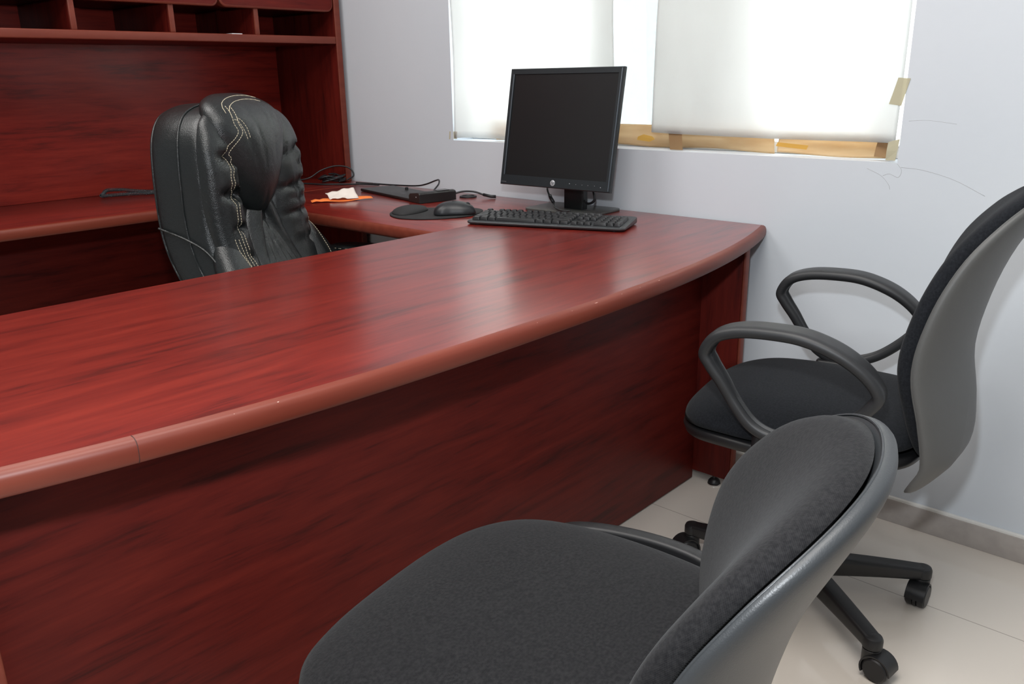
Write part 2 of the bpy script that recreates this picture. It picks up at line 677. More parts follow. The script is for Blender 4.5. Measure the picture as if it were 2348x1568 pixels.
# ---------------------------------------------------------------- paper over the window
def sheet(name, x0f, x1f, z0f, z1, yf, m, nx=70, nz=40, th=0.0006):
    """thin curved sheet: left/right/bottom edges are functions of the other coordinate"""
    V, F = [], []
    for side in (0, 1):
        for j in range(nz + 1):
            v = j / nz
            for i in range(nx + 1):
                u = i / nx
                xa, xb = x0f(v), x1f(v)
                x = xa + (xb - xa) * u
                zb = z0f(x)
                z = zb + (z1 - zb) * v
                V.append((x, yf(x, z) + side * th, z))
    n1 = (nx + 1) * (nz + 1)
    for j in range(nz):
        for i in range(nx):
            a = j * (nx + 1) + i
            F.append((a, a + 1, a + nx + 2, a + nx + 1))
            F.append((a + n1, a + n1 + nx + 1, a + n1 + nx + 2, a + n1 + 1))
    for i in range(nx):
        F.append((i + 1, i, i + n1, i + 1 + n1))
        a = nz * (nx + 1) + i
        F.append((a, a + 1, a + 1 + n1, a + n1))
    for j in range(nz):
        a = j * (nx + 1)
        F.append((a, a + nx + 1, a + nx + 1 + n1, a + n1))
        a += nx
        F.append((a + nx + 1, a, a + n1, a + nx + 1 + n1))
    return mesh_obj(name, V, F, m)


ripple = lambda x, z: 0.004 * sin(9 * x + 2 * z) + 0.003 * sin(23 * x - 5 * z + 1) + 0.0015 * sin(41 * x + 9 * z)
left_sheet = sheet('white_sheet', lambda v: -0.532 + .004 * sin(5 * v), lambda v: 0.165 - 0.02 * sin(3 * v + .4) - .03 * v,
                   lambda x: 0.938 + 0.004 * sin(11 * x), 1.93,
                   lambda x, z: 0.036 + ripple(x, z) - 0.033 * math.exp(-((x + 0.535) / 0.05) ** 2), SHEET)
tag(left_sheet, 'white sheet taped over the left half of the window, behind the monitor', 'window covering', 'white sheets over the window')
right_sheet = sheet('white_sheet', lambda v: 0.285 - 0.02 * sin(2.5 * v + .2) + 0.06 * v, lambda v: 0.990 + .002 * sin(7 * v),
                    lambda x: 0.982 - 0.007 * sin(3.4 * (x - .25)) , 1.93,
                    lambda x, z: 0.030 + ripple(x, z) * 0.8 - 0.026 * math.exp(-((x - 0.995) / 0.06) ** 2), SHEET)
tag(right_sheet, 'white sheet taped over the right half of the window, torn off above brown paper', 'window covering', 'white sheets over the window')

kraft = sheet('kraft_paper_strip', lambda v: -0.38, lambda v: 0.655, lambda x: 0.936 + 0.003 * sin(17 * x), 1.0,
              lambda x, z: 0.070 + 0.008 * sin(6 * x) + 0.006 * sin(40 * z + 5 * x) + 0.10 * (0.0 if z > .96 else (0.96 - z)) * 2 * (0.5 + 0.5 * sin(7 * x)), KRAFT, 90, 10)
tag(kraft, 'crumpled brown paper strip along the window sill, running behind the monitor', 'paper')
kraft2 = sheet('kraft_paper_strip', lambda v: 0.668, lambda v: 0.972, lambda x: 0.937 + 0.004 * sin(13 * x), 0.995,
               lambda x, z: 0.048 + 0.008 * sin(9 * x + 1) + 0.006 * sin(60 * z + 8 * x) + 0.2 * max(0, 0.96 - z) * (0.5 + 0.5 * sin(11 * x)), KRAFT, 60, 10)
tag(kraft2, 'short crumpled brown paper strip in the right corner of the window sill', 'paper')


def tape(name, pts, th, m, label):
    """tape piece: quad strip rows of (left, right) points"""
    V, F = [], []
    for a, b in pts:
        V += [Vector(a), Vector(b)]
    n = len(V)
    V2 = [v + Vector((0, -th, 0)) for v in V]
    V = V + V2
    for i in range(0, n - 2, 2):
        F.append((i, i + 1, i + 3, i + 2))
        F.append((n + i, n + i + 2, n + i + 3, n + i + 1))
        F.append((i, i + 2, n + i + 2, n + i))
        F.append((i + 1, n + i + 1, n + i + 3, i + 3))
    F.append((0, n, n + 1, 1))
    F.append((n - 2, n - 1, 2 * n - 1, 2 * n - 2))
    o = mesh_obj(name, V, F, m, smooth=False)
    return tag(o, label, 'tape', 'tape pieces around the window edge')


tape('tape_piece', [((.965, -.0005, 1.068), (.994, -.0008, 1.064)), ((.972, -.0005, 1.095), (1.001, -.0008, 1.095)), ((.98, -.0005, 1.128), (1.008, -.0008, 1.126))], .0006, TAPE,
     'strip of masking tape halfway up the right edge of the window')
tape('tape_piece', [((.972, -.0005, .937), (.995, -.001, .937)), ((.973, -.003, .960), (.997, -.001, .960)), ((.974, -.001, .980), (1.0, -.001, .988))], .0006, TAPE,
     'strip of masking tape at the bottom right corner of the window')
tape('tape_piece', [((-.556, -.0005, .935), (-.522, .006, .937)), ((-.553, -.0005, .962), (-.519, .006, .962))], .0006, TAPE,
     'small strip of masking tape at the bottom left corner of the window')
tape('tape_piece', [((.345, .033, .934), (.388, .033, .934)), ((.343, .030, .958), (.387, .030, .958)), ((.342, .027, .988), (.386, .027, .988))], .0006, BTAPE,
     'square of brown tape on the sill paper right of the monitor')
tape('tape_piece', [((.935, .024, .942), (.971, .024, .94)), ((.937, .026, .965), (.970, .026, .965)), ((.942, .024, .984), (.972, .024, .984))], .0006, BTAPE,
     'brown tape at the right end of the brown sill paper')
tape('tape_piece', [((.225, .038, .957), (.27, .038, .953)), ((.230, .036, .967), (.29, .036, .961)), ((.25, .036, .974), (.28, .036, .969))], .0006, YTAPE,
     'yellowed torn tape on the sill paper just right of the monitor')
tape('tape_piece', [((.675, .028, .957), (.76, .028, .951)), ((.68, .027, .967), (.765, .027, .962))], .0006, YTAPE,
     'yellowed tape scrap on the sill paper right of the white gap')

# ---------------------------------------------------------------- main desk
TOPZ = 0.75
YN = -2.12                               # near end of the desk
YC = YN / 2


def front_x(y):
    u = abs(y - YC) / abs(YC)
    return 0.677 + 0.132 * (1 - u ** 2.6)


desk = thing('executive_desk', 'bow-fronted mahogany desk with keyboard and monitor on it', 'desk', (0.36, YC, 0))
N = 72
ys = [YN + (-0.010 - YN) * k / N for k in range(N + 1)]
ov = [(0.031, -0.004), (0.031, YN)]
ol_top = [(front_x(y) - 0.012, y) for y in ys]
# CCW: go along front from near to far (x large), then back along inner edge
outline = ol_top + [(0.031, -0.010), (0.031, YN)]


def slab(name, outline, z0, z1, m, parent):
    n = len(outline)
    V = [(x, y, z) for z in (z0, z1) for x, y in outline]
    F = [tuple(range(n - 1, -1, -1)), tuple(range(n, 2 * n))]
    for k in range(n):
        l = (k + 1) % n
        F.append((k, l, l + n, k + n))
    o = mesh_obj(name, V, F, m, None, smooth=False)
    return rel(o, parent)


slab('desktop', outline, TOPZ - 0.032, TOPZ, TOP_Y, desk)
# bullnose band along the bow front and the ends
bn = [(0, -0.017), (0.006, -0.0175), (0.011, -0.0155), (0.0135, -0.010), (0.0145, -0.002), (0.0140, 0.006), (0.0115, 0.012), (0.007, 0.0152), (0, 0.0163)]
path = [(x, y, TOPZ - 0.0163) for x, y in ol_top]
V, F = [], []
for i, p in enumerate(path):
    p = Vector(p)
    t = Vector(path[min(i + 1, N)]) - Vector(path[max(i - 1, 0)])
    t.normalize()
    nn = Vector((t.y, -t.x, 0))
    for a, b in bn:
        V.append(p + nn * a + Vector((0, 0, b)))
M = len(bn)
for i in range(N):
    for k in range(M):
        l = (k + 1) % M
        F.append((i * M + k, i * M + l, (i + 1) * M + l, (i + 1) * M + k))
F.append(tuple(range(M)))
F.append(tuple(N * M + k for k in range(M)))
rel(mesh_obj('edge_band', V, F, EDGE, None, True, 50, label='lighter rounded front edge with small chips'), desk)
# small chips in the edge
CHIP = mat('edge_chips', (0.72, 0.5, 0.42), 0.7)
parts = []
for y, L in ((-1.02, .016), (-.985, .007), (-.95, .02), (-.90, .009), (-.86, .005), (-.80, .014), (-.765, .008), (-.73, .02), (-.70, .006), (-1.11, .006), (-1.30, .008), (-1.63, .012), (-1.66, .006), (-1.60, .004), (-.66, .010), (-1.18, .004)):
    a = Vector((front_x(y) - 0.0005 - .0028, y, TOPZ - .0042))
    b = Vector((front_x(y + L) - 0.0005 - .0028, y + L, TOPZ - .0042))
    parts.append(sweep([a, (a + b) / 2 + Vector((.0003, 0, .0004)), b], circ(0.0010 + .0006 * random.random(), 5)))
for v, f in parts:
    rel(mesh_obj('edge_chip', v, f, CHIP), desk)
yj = -1.775
p = Vector((front_x(yj) - .012, yj, TOPZ - .0163))
V, F = [], []
for dy in (-.0006, .0006):
    for a, b in bn:
        V.append((p.x + a * 1.012 + .0001, yj + dy, p.z + b * 1.01))
F = [(k, (k + 1) % M, (k + 1) % M + M, k + M) for k in range(M)] + [tuple(range(M)), tuple(range(M, 2 * M))]
rel(mesh_obj('band_joint', V, F, mat('band_joint_line', (.06, .02, .015), .6)), desk)
MX = 0.565
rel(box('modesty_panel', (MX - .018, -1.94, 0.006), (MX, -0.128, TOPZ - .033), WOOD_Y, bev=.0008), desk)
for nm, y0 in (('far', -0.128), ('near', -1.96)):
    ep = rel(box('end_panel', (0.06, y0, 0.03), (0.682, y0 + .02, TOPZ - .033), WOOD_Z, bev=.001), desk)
    eb = rel(box('edge_band', (0.6822, y0 - .002, 0.029), (0.690, y0 + .022, TOPZ - .034), EDGE, bev=.004, seg=3), desk)
    eb.parent = ep
    for fx in (0.10, 0.632):
        V, F = lathe([(0.006, 0.031), (0.006, .02), (0.012, .018), (.017, .012), (.018, .006)], (fx, y0 + .01, 0), (0, 0, 1))
        ft = rel(mesh_obj('levelling_foot', V, F, PLAS, None, True, 40, label='black levelling foot'), desk)
        V, F = lathe([(0.019, 0), (.019, .004), (.016, .0058)], (fx, y0 + .01, 0), (0, 0, 1))
        gl = rel(mesh_obj('glide', V, F, METAL, None, True, 40, label='chrome glide'), desk)
        gl.parent = ft
# ---------------------------------------------------------------- bridge along the window wall
bridge = thing('desk_bridge', 'mahogany bridge worktop along the window wall, under docking station and mouse', 'desk', (-0.48, -0.32, 0))
XB0, XB1, YB = -0.993, 0.0305, -0.637
rel(box('worktop', (XB0, YB + .012, TOPZ - .030), (XB1 - .0005, -0.004, TOPZ), TOP_X, bev=.0006), bridge)
V, F = [], []
for x in (XB0, XB1 - .0006):
    for a, b in bn:
        V.append((x, YB + .012 - a * .8, TOPZ - .0163 + b))
F = [(k, (k + 1) % M, (k + 1) % M + M, k + M) for k in range(M)] + [tuple(range(M)), tuple(range(M, 2 * M))]
rel(mesh_obj('edge_band', V, F, EDGE, None, True, 50), bridge)
rel(box('support_rail', (XB0 + .01, -0.05, TOPZ - .10), (XB1 - .02, -0.03, TOPZ - .031), WOOD_X, bev=.001), bridge)
rel(box('end_panel', (-.012, YB + .04, 0.0), (.008, -.06, TOPZ - .031), WOOD_Z, bev=.001), bridge)

# ---------------------------------------------------------------- credenza under the hutch
CY0 = -2.0
cred = thing('credenza', 'long mahogany credenza carrying the hutch on the left', 'desk', (-1.27, -1.0, 0))
XC0, XC1 = -1.575, -0.9935
rel(box('worktop', (XC0, CY0, TOPZ - .030), (XC1 - .012, -0.004, TOPZ), TOP_Y, bev=.0006), cred)
V = []
for y in (CY0, -0.004):
    for a, b in bn:
        V.append((XC1 - .012 + a * .8, y, TOPZ - .0163 + b))
rel(mesh_obj('edge_band', V, F, EDGE, None, True, 50), cred)
rel(box('modesty_panel', (-1.52, CY0 + .03, 0.03), (-1.502, -0.045, TOPZ - .031), WOOD_Y, bev=.001), cred)
for y0 in (-0.045, CY0 + .01):
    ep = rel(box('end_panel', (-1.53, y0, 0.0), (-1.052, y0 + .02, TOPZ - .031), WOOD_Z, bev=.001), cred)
    eb = rel(box('edge_band', (-1.0518, y0 - .002, 0.0), (-1.04, y0 + .022, TOPZ - .032), EDGE, bev=.004), cred)
    eb.parent = ep

# ---------------------------------------------------------------- hutch
hut = thing('desk_hutch', 'tall mahogany hutch with open cubbies and doors above the credenza', 'cabinet', (-1.35, -1.0, TOPZ))
HX0, HX1 = -1.545, -1.12
HZ = TOPZ + .0005
rel(box('back_panel', (HX0 - .016, -1.985, HZ), (HX0, -0.02, 1.86), wood('hutch_back_laminate', 1, 1.35, .40, .3, .3), bev=.0005), hut)
for y0 in (-.045, -1.985):
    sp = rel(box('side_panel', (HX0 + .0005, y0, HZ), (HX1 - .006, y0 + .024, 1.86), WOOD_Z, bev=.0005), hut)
    e = rel(box('edge_band', (HX1 - .0058, y0 - .001, HZ), (HX1 + .002, y0 + .025, 1.86), EDGE, bev=.0035, seg=3), hut)
    e.parent = sp
sh = rel(box('shelf', (HX0 + .0005, -1.96, 1.279), (HX1 - .008, -0.0455, 1.303), WOOD_Y, bev=.0005), hut)
e = rel(box('edge_band', (HX1 - .0078, -1.96, 1.277), (HX1 + .001, -0.0465, 1.304), EDGE, bev=.0035, seg=3), hut)
e.parent = sh
for yd in (-.379, -.696, -1.013, -1.33, -1.647):
    d = rel(box('divider', (HX0 + .0005, yd - .009, 1.3035), (HX1 - .018, yd + .009, 1.3995), WOOD_Z, bev=.0005), hut)
    e = rel(box('edge_band', (HX1 - .0178, yd - .0095, 1.3042), (HX1 - .010, yd + .0095, 1.3995), EDGE, bev=.003), hut)
    e.parent = d
rel(box('cabinet_floor', (HX0 + .0005, -1.96, 1.400), (HX1 - .03, -0.0455, 1.420), WOOD_Y, bev=.0005), hut)
rel(box('top_panel', (HX0 - .016, -1.99, 1.861), (HX1 + .004, -0.016, 1.885), WOOD_Y, bev=.002), hut)


def rpanel(name, y0, y1, z0, z1, x0, x1, r, m, edge_m, parent):
    """door leaf with rounded corners in the YZ plane, plus its lighter edge band"""
    cy, cz = (y0 + y1) / 2, (z0 + z1) / 2
    a, b = (y1 - y0) / 2, (z1 - z0) / 2
    o1 = rrect(a - .006, b - .006, r, 6)
    o2 = rrect(a, b, r + .006, 6)
    n = len(o1)
    V = [(x, cy + p[0], cz + p[1]) for x in (x0, x1) for p in o1]
    F = [tuple(range(n)), tuple(range(2 * n - 1, n - 1, -1))] + [(k, k + n, (k + 1) % n + n, (k + 1) % n) for k in range(n)]
    d = rel(mesh_obj(name, V, F, m, None, smooth=False), parent)
    V = []
    for x, o in ((x0, o1), (x0, o2), (x1 - .003, o2), (x1, [(q[0] * .5 + p[0] * .5, q[1] * .5 + p[1] * .5) for p, q in zip(o1, o2)]), (x1 + .0005, o1)):
        V += [(x, cy + p[0], cz + p[1]) for p in o]
    F = []
    for i in range(4):
        for k in range(n):
            l = (k + 1) % n
            F.append((i * n + k, i * n + l, (i + 1) * n + l, (i + 1) * n + k))
    e = rel(mesh_obj('edge_band', V, F, EDGE, None, True, 40), parent)
    e.parent = d
    return d


for k in range(4):
    y1 = -0.049 - k * 0.4775
    rpanel('door', y1 - 0.4745, y1, 1.392, 1.855, HX1 - .028, HX1 - .006 + .006, 0.022, WOOD_Y, EDGE, hut)

cub = mesh_obj('paper_slip', *boxvf((-1.19, -.487, 1.3036), (-1.122, -.447, 1.3062)), PAPERW, smooth=False)
tag(cub, 'small white paper lying in a hutch cubby', 'paper')

# ---------------------------------------------------------------- guest chairs
BACK1 = [(.38, -.180), (.42, -.205), (.46, -.224), (.54, -.217), (.64, -.200), (.74, -.212), (.83, -.238), (.90, -.275), (.96, -.318), (1.0, -.34)]
BACK2 = [(.42, -.205), (.50, -.172), (.56, -.172), (.64, -.188), (.70, -.207), (.76, -.236), (.82, -.268), (.90, -.30)]
CUSH1 = mirror([(0, .957), (.06, .952), (.115, .925), (.158, .868), (.183, .79), (.195, .71), (.198, .63), (.19, .55), (.17, .485), (.13, .45), (.06, .44), (0, .438)])
SHELL1 = mirror([(0, .966), (.065, .961), (.125, .932), (.172, .872), (.198, .79), (.210, .71), (.212, .63), (.206, .55), (.196, .47), (.180, .412), (.160, .392), (.135, .412), (.09, .43), (0, .43)])
SHELL2 = mirror([(a * .97, .648 + (b - .60) * (.504 if b > .6 else .85)) for a, b in [(0, .966), (.065, .961), (.125, .932), (.172, .872), (.198, .79), (.210, .71), (.212, .63), (.206, .55), (.196, .47), (.180, .412), (.160, .392), (.135, .412), (.09, .43), (0, .43)]])
CUSH2 = mirror([(a * 1.035, .648 + (b - .60) * (.504 if b > .6 else .85)) for a, b in [(0, .957), (.06, .952), (.115, .925), (.158, .868), (.183, .79), (.195, .71), (.198, .63), (.19, .55), (.17, .485), (.13, .45), (.06, .44), (0, .438)]])
SEAT = mirror([(0, .246), (.10, .242), (.17, .222), (.218, .175), (.240, .10), (.243, .02), (.232, -.07), (.208, -.15), (.16, -.205), (.08, -.228), (0, -.232)])


def caster(parent, ang, r, hang):
    """hooded twin-wheel caster at a base arm's end"""
    ex, ey = r * cos(ang), r * sin(ang)
    c = thing('caster', '', '', (0, 0, 0))
    del c['label'], c['category']
    bpy.data.objects.remove(c)
    d = Vector((cos(hang), sin(hang), 0))
    a = Vector((-sin(hang), cos(hang), 0))
    wc = Vector((ex, ey, 0)) + d * 0.017 + Vector((0, 0, .0265))
    # hood: half drum over the wheels plus the collar round the stem
    prof = []
    R = .0305
    hv, hf = [], []
    ns = 16
    for s in (-1, 1):
        pass
    secs = []
    for k in range(ns + 1):
        t = radians(-28) + radians(208) * k / ns
        secs.append((cos(t), sin(t)))
    V, F = [], []
    for (cx_, sz_) in secs:
        for rr, ww in ((R, -.020), (R, .020), (R - .0035, .0195), (R - .0035, -.0195)):
            V.append(wc - d * cx_ * rr + Vector((0, 0, sz_ * rr)) + a * ww)
    for k in range(ns):
        for q in range(4):
            l = (q + 1) % 4
            F.append((k * 4 + q, k * 4 + l, (k + 1) * 4 + l, (k + 1) * 4 + q))
    F.append((0, 1, 2, 3))
    F.append(tuple(ns * 4 + q for q in (3, 2, 1, 0)))
    core = ([], [])
    v2, f2 = lathe([(R - .004, -.0035), (R - .004, .0035)], wc, a, 20)
    v3, f3 = lathe([(.0165, .018), (.018, .022), (.018, .0615), (.017, .0625)], (ex, ey, 0), (0, 0, 1), 20)
    hood = mesh_obj('caster', *join((V, F), (v2, f2), (v3, f3)), PLAS, parent, True, 35)
    for s in (-1, 1):
        v, f = lathe([(.010, s * .0215), (.022, s * .021), (.0255, s * .0175), (.0262, s * .012), (.0255, s * .0055), (.02, s * .0045)], wc, a, 24)
        mesh_obj('wheel', v, f, PLAS, hood, True, 35)
    return hood


def star_base(parent, a0, column_top):
    v, f = lathe([(.034, .055), (.040, .062), (.040, .105), (.034, .118), (.028, .120)], (0, 0, 0), (0, 0, 1), 28)
    mesh_obj('base_hub', v, f, PLAS, parent, True, 40)
    v, f = lathe([(.025, .1205), (.025, .26), (.0245, .262)], (0, 0, 0), (0, 0, 1), 24)
    mesh_obj('gas_column', v, f, PLAS, parent, True, 40)
    v, f = lathe([(.014, .2625), (.014, column_top)], (0, 0, 0), (0, 0, 1), 20)
    mesh_obj('piston', v, f, METAL, parent, True, 40)
    for k in range(5):
        t = a0 + k * 2 * pi / 5
        d = Vector((cos(t), sin(t), 0))
        P = []
        for q in range(11):
            u = q / 10
            P.append(d * (.030 + .240 * u) + Vector((0, 0, .0895 - .010 * u * u - .004 * u)))
        def sc(u):
            return (1.0 - .25 * u, 1.25 - .50 * u)
        prof = rrect(.0225, .0195, .010, 4)
        v, f = sweep(P, prof, False, (0, 0, 1), sc)
        # rounded knuckle at the end
        e = d * .270
        v2, f2 = lathe([(.0155, .0626), (.0195, .066), (.0195, .082), (.017, .0875), (.010, .0905), (.003, .0912)], (e.x, e.y, 0), (0, 0, 1), 20)
        mesh_obj('base_arm', *join((v, f), (v2, f2)), PLAS, parent, True, 40)
        caster(parent, t, .270, t + [0.5, -2.2, 2.6, 1.0, -1.2][k])


def arm_loop(side, parent):
    pts = [(.152, .648), (.132, .680), (.09, .6965), (.03, .7015), (-.03, .698), (-.09, .678), (-.135, .648), (-.158, .615), (-.146, .588), (-.11, .548), (-.07, .517), (-.025, .500), (.02, .499), (.058, .515), (.090, .55), (.118, .592), (.142, .625)]
    x = side * .262
    P = cr([(x, a, b - .004) for a, b in pts], 7)
    # profile: (in-plane normal, lateral) with a shallow groove on the inside face
    prof = [(.0085, -.017), (.0095, -.010), (.0095, .010), (.0085, .017), (.004, .021), (-.004, .021), (-.0085, .017), (-.0095, .010), (-.0055, .006), (-.0050, -.006), (-.0095, -.010), (-.0085, -.017), (-.004, -.021), (.004, -.021)]
    Nn = len(P)

    def sc(u):
        zz = P[min(Nn - 1, int(u * (Nn - 1)))].z
        k = max(0, min(1, (zz - .56) / .12))
        return (1.08 + .12 * k, .80 + .62 * k)
    v, f = sweep(P, prof, True, (1, 0, 0), sc)
    mesh_obj('armrest', v, f, PLAS_ARM, parent, True, 50)
    # bracket from the seat shell up to the loop
    v, f = prism(rrect(.016, .062, .012, 4), .412, .492, .006)
    v = [(p[0] + side * .252, p[1] - .005, p[2]) for p in v]
    br = mesh_obj('armrest_bracket', v, f, PLAS, parent, True, 40)


def guest_chair(label, loc, rotz, fab, shellm, arms, back, cush_o, shell_o, seat_z, a0, back_twist=0.0, cth=.052, curv=.048):
    t = thing('guest_chair', label, 'chair', (loc[0], loc[1], 0), rotz)
    star_base(t, a0, seat_z - .09)
    dz = seat_z - .49

    def seat3(a, b, o):
        z = seat_z - .034 + dz * 0
        droop = -.020 * max(0, (b - .10) / .145) ** 2 - .010 * (a / .24) ** 2
        dish = .004 * (b / .2)
        return Vector((a, b, z + droop * (1 if o > -.005 else .55) + o - dish))
    so = cr(SEAT, 6)
    pad('seat', so, (0, 0), .036, .020, seat3, fab, t, rings=12, pw=3.0)

    def shell3(a, b, o):
        return Vector((a, b, seat_z - .060 - .016 * max(0, (b - .10) / .145) ** 2 + o))
    big = [Vector((p.x * 1.008, p.y * 1.008)) for p in so]
    pad('seat_shell', big, (0, 0), .010, .030, shell3, PLAS, t, rings=8, pw=4.0)
    if not arms:
        # flared side flanges of the shell where armrests would bolt on
        for s in (-1, 1):
            P = cr([(s * .232, .135, seat_z - .062), (s * .252, .09, seat_z - .050), (s * .262, .0, seat_z - .045), (s * .258, -.09, seat_z - .047), (s * .232, -.16, seat_z - .055), (s * .205, -.19, seat_z - .065)], 6, False)
            v, f = sweep(P, rrect(.012, .016, .006, 3), False, (0, 0, 1), lambda u: (1, .5 + .5 * sin(pi * u)))
            mesh_obj('shell_flange', v, f, PLAS, t, True, 50)
    # under-seat mechanism
    v, f = prism(rrect(.075, .10, .02, 4), seat_z - .118, seat_z - .083, .006)
    mesh_obj('tilt_mechanism', v, f, PLAS, t, True, 40)
    P = cr([(-.06, .02, seat_z - .10), (-.14, .03, seat_z - .102), (-.20, .035, seat_z - .11)], 5, False)
    v, f = sweep(P, circ(.005, 8))
    v2, f2 = sweep([P[-1], P[-1] + Vector((-.035, .003, -.004))], circ(.009, 8))
    mesh_obj('height_lever', *join((v, f), (v2, f2)), PLAS, t, True, 50)
    # back support bar from mechanism to the shell
    zb = back[1][0]
    P = cr([(0, -.09, seat_z - .10), (0, -.19, seat_z - .105), (0, -.225, seat_z - .085), (0, -.238, seat_z - .055)], 6, False)
    v, f = sweep(P, rrect(.008, .030, .005, 3), False, (1, 0, 0))
    mesh_obj('back_support', v, f, PLAS, t, True, 50)
    ca, sa = cos(back_twist), sin(back_twist)

    def tw(p):
        y = p.y + .25
        return Vector((p.x * ca - y * sa, p.x * sa + y * ca - .25, p.z))

    def back3(a, b, o):
        base = lerp_tab(back, b) - curv * (1 - min(1.2, (a / .2) ** 2))
        return tw(Vector((a, base + o, b)))
    sh_o = cr(shell_o, 5)
    zc = (shell_o[0][1] + .43) / 2
    pad('backrest_shell', sh_o, (0, zc), .002, .026, lambda a, b, o: back3(a, b, o - .004), shellm, t, rings=16, pw=5.0, bpw=3.6)
    pad('backrest', cr(cush_o, 5), (0, zc), cth, .001, lambda a, b, o: back3(a, b, o + .002), fab, t, rings=18, pw=3.6)
    c_ = Vector((0, zc))
    rim = [back3(*(c_ + (q - c_) * .994), -.003) for q in sh_o]
    v, f = sweep(rim, circ(.0016, 6), True)
    mesh_obj('shell_rim', v, f, shellm, t, True, 60)
    if arms:
        for s in (-1, 1):
            arm_loop(s, t)
    return t


# local +Y is the way the sitter faces; both chairs face the desk (-X)
guest_chair('black armchair on casters between the desk and the wall, with loop armrests', (1.05, -0.49), radians(100), FAB_BLACK, PLAS_SHELL, True,
            BACK1, CUSH1, SHELL1, .515, radians(-35 - 100))
guest_chair('charcoal armless swivel chair in the foreground, seat in front of the desk panel', (1.157, -1.507), radians(99.6), FAB_GREY, PLAS_SHELL2, False,
            BACK2, CUSH2, SHELL2, .555, radians(52), .142, .050, .059)

# ---------------------------------------------------------------- leather executive chair
ex = thing('executive_chair', 'black padded leather executive chair with cream stitching behind the desk', 'chair', (-0.50, -0.93, 0), radians(25 - 90))
# local +Y is forward (t), local +X is the sitter's right (s)
TC = [(.50, .155), (.56, .118), (.62, .072), (.68, .034), (.75, .008), (.82, 0.0), (.95, 0.0), (1.02, -.004), (1.10, -.020)]


def ex3(a, b, o):
    return Vector((a, lerp_tab(TC, b) + o, b))


CASE = cr(mirror([(0, 1.092), (.09, 1.088), (.165, 1.066), (.212, 1.015), (.228, .94), (.230, .85), (.232, .76), (.238, .68), (.245, .60), (.240, .53), (.20, .49), (.10, .48), (0, .48)]), 5)


def case_ripple(a, b):
    return 0


pad('back_casing', CASE, (0, .80), .112, .066, ex3, LEATHER, ex, rings=16, pw=9.0, bpw=5.0)


def surf_path(outline, t_off, inset=0.0, i0=0, i1=None):
    c = Vector((0, .80))
    P = []
    for q in outline[i0:i1]:
        q = Vector(q)
        dd = (q - c)
        P.append(ex3(*(c + dd * (1 - inset)), t_off))
    return P


ncase = len(CASE)
for t_off, ins, r in ((-.046, .033, .0032), (.040, -.004, .0030)):
    v, f = sweep(surf_path(CASE, t_off, ins), circ(r, 6), True)
    mesh_obj('piping', v, f, LEATHER, ex, True, 60)
# seam that runs round the casing low down
for s in (1, -1):
    P = cr([(s * .2335, lerp_tab(TC, .785) - .045, .785), (s * .2365, lerp_tab(TC, .775) - .01, .775), (s * .2385, lerp_tab(TC, .76) + .04, .758), (s * .2385, lerp_tab(TC, .73) + .085, .73), (s * .236, lerp_tab(TC, .69) + .112, .68)], 6, False)
    v, f = sweep(P, circ(.0028, 6))
    mesh_obj('piping', v, f, LEATHER, ex, True, 60)


def groove(segs):
    def fn(a, b):
        h = 0
        for (x0, y0, x1, y1, dep, wd) in segs:
            dx, dy = x1 - x0, y1 - y0
            L2 = dx * dx + dy * dy
            t = ((a - x0) * dx + (b - y0) * dy) / L2
            tt = max(0, min(1, t))
            d2 = (a - x0 - dx * tt) ** 2 + (b - y0 - dy * tt) ** 2
            fade = 1 - .75 * abs(tt - 0) if True else 1
            h -= dep * fade * math.exp(-d2 / (wd * wd))
        return h
    return fn


F0 = .092       # front plane of the casing


def exf(extra=0.0):
    return lambda a, b, o: ex3(a, b, F0 + extra + o)


ex_pads = []
# side bolsters: stitched rolls that pinch at each pleat
for s in (1, -1):
    if s == 1:
        O = [(.150, 1.072), (.192, 1.045), (.218, .985), (.224, .90), (.222, .80), (.214, .70), (.196, .60), (.165, .545), (.128, .55), (.098, .62), (.088, .72), (.088, .80), (.094, .88), (.098, .96), (.104, 1.03), (.122, 1.068)]
    else:
        O = [(-.150, 1.072), (-.192, 1.045), (-.218, .985), (-.224, .90), (-.222, .80), (-.214, .70), (-.196, .60), (-.165, .545), (-.120, .55), (-.085, .62), (-.055, .72), (-.05, .80), (-.06, .88), (-.075, .96), (-.094, 1.03), (-.118, 1.068)][::-1]
    if s > 0:
        pl = groove([(.128, .957, .185, .962, .036, .011), (.128, .957, .09, .962, .026, .010), (.130, .862, .19, .868, .038, .011), (.130, .862, .09, .855, .020, .008),
                     (.130, .775, .17, .778, .022, .009), (.12, 1.03, .165, 1.01, .012, .010), (.132, .91, .165, .915, .006, .008), (.13, .70, .165, .705, .010, .008)])
    else:
        pl = groove([(-.228, .968, -.08, .940, .022, .0085), (-.228, .868, -.06, .85, .024, .0085), (-.226, .785, -.08, .78, .014, .008),
                     (-.222, .700, -.10, .70, .016, .008), (-.21, .92, -.12, .915, .007, .009), (-.21, .82, -.11, .82, .007, .008), (-.21, .74, -.12, .745, .006, .008)])
    ex_pads.append(pad('side_bolster', cr(O, 6), (s * (.158 if s > 0 else .15), .80), .050, .02, exf(.004), LEATHER, ex, rings=22, pw=2.3, ripple=pl))
# lower lumbar cushion with pleats running down from the head pillow's point
O = mirror([(0, .86), (.04, .85), (.075, .80), (.098, .72), (.108, .64), (.105, .57), (.07, .535), (0, .53)])
pl = groove([(0.0, .83, x, .60, .018, .0065) for x in (-.085, -.05, -.018, .018, .05, .085)] + [(-.09, .57, .09, .57, .006, .02)])
ex_pads.append(pad('lumbar_cushion', cr(O, 6), (0, .68), .040, .02, exf(.006), LEATHER, ex, rings=22, pw=2.6, ripple=pl))
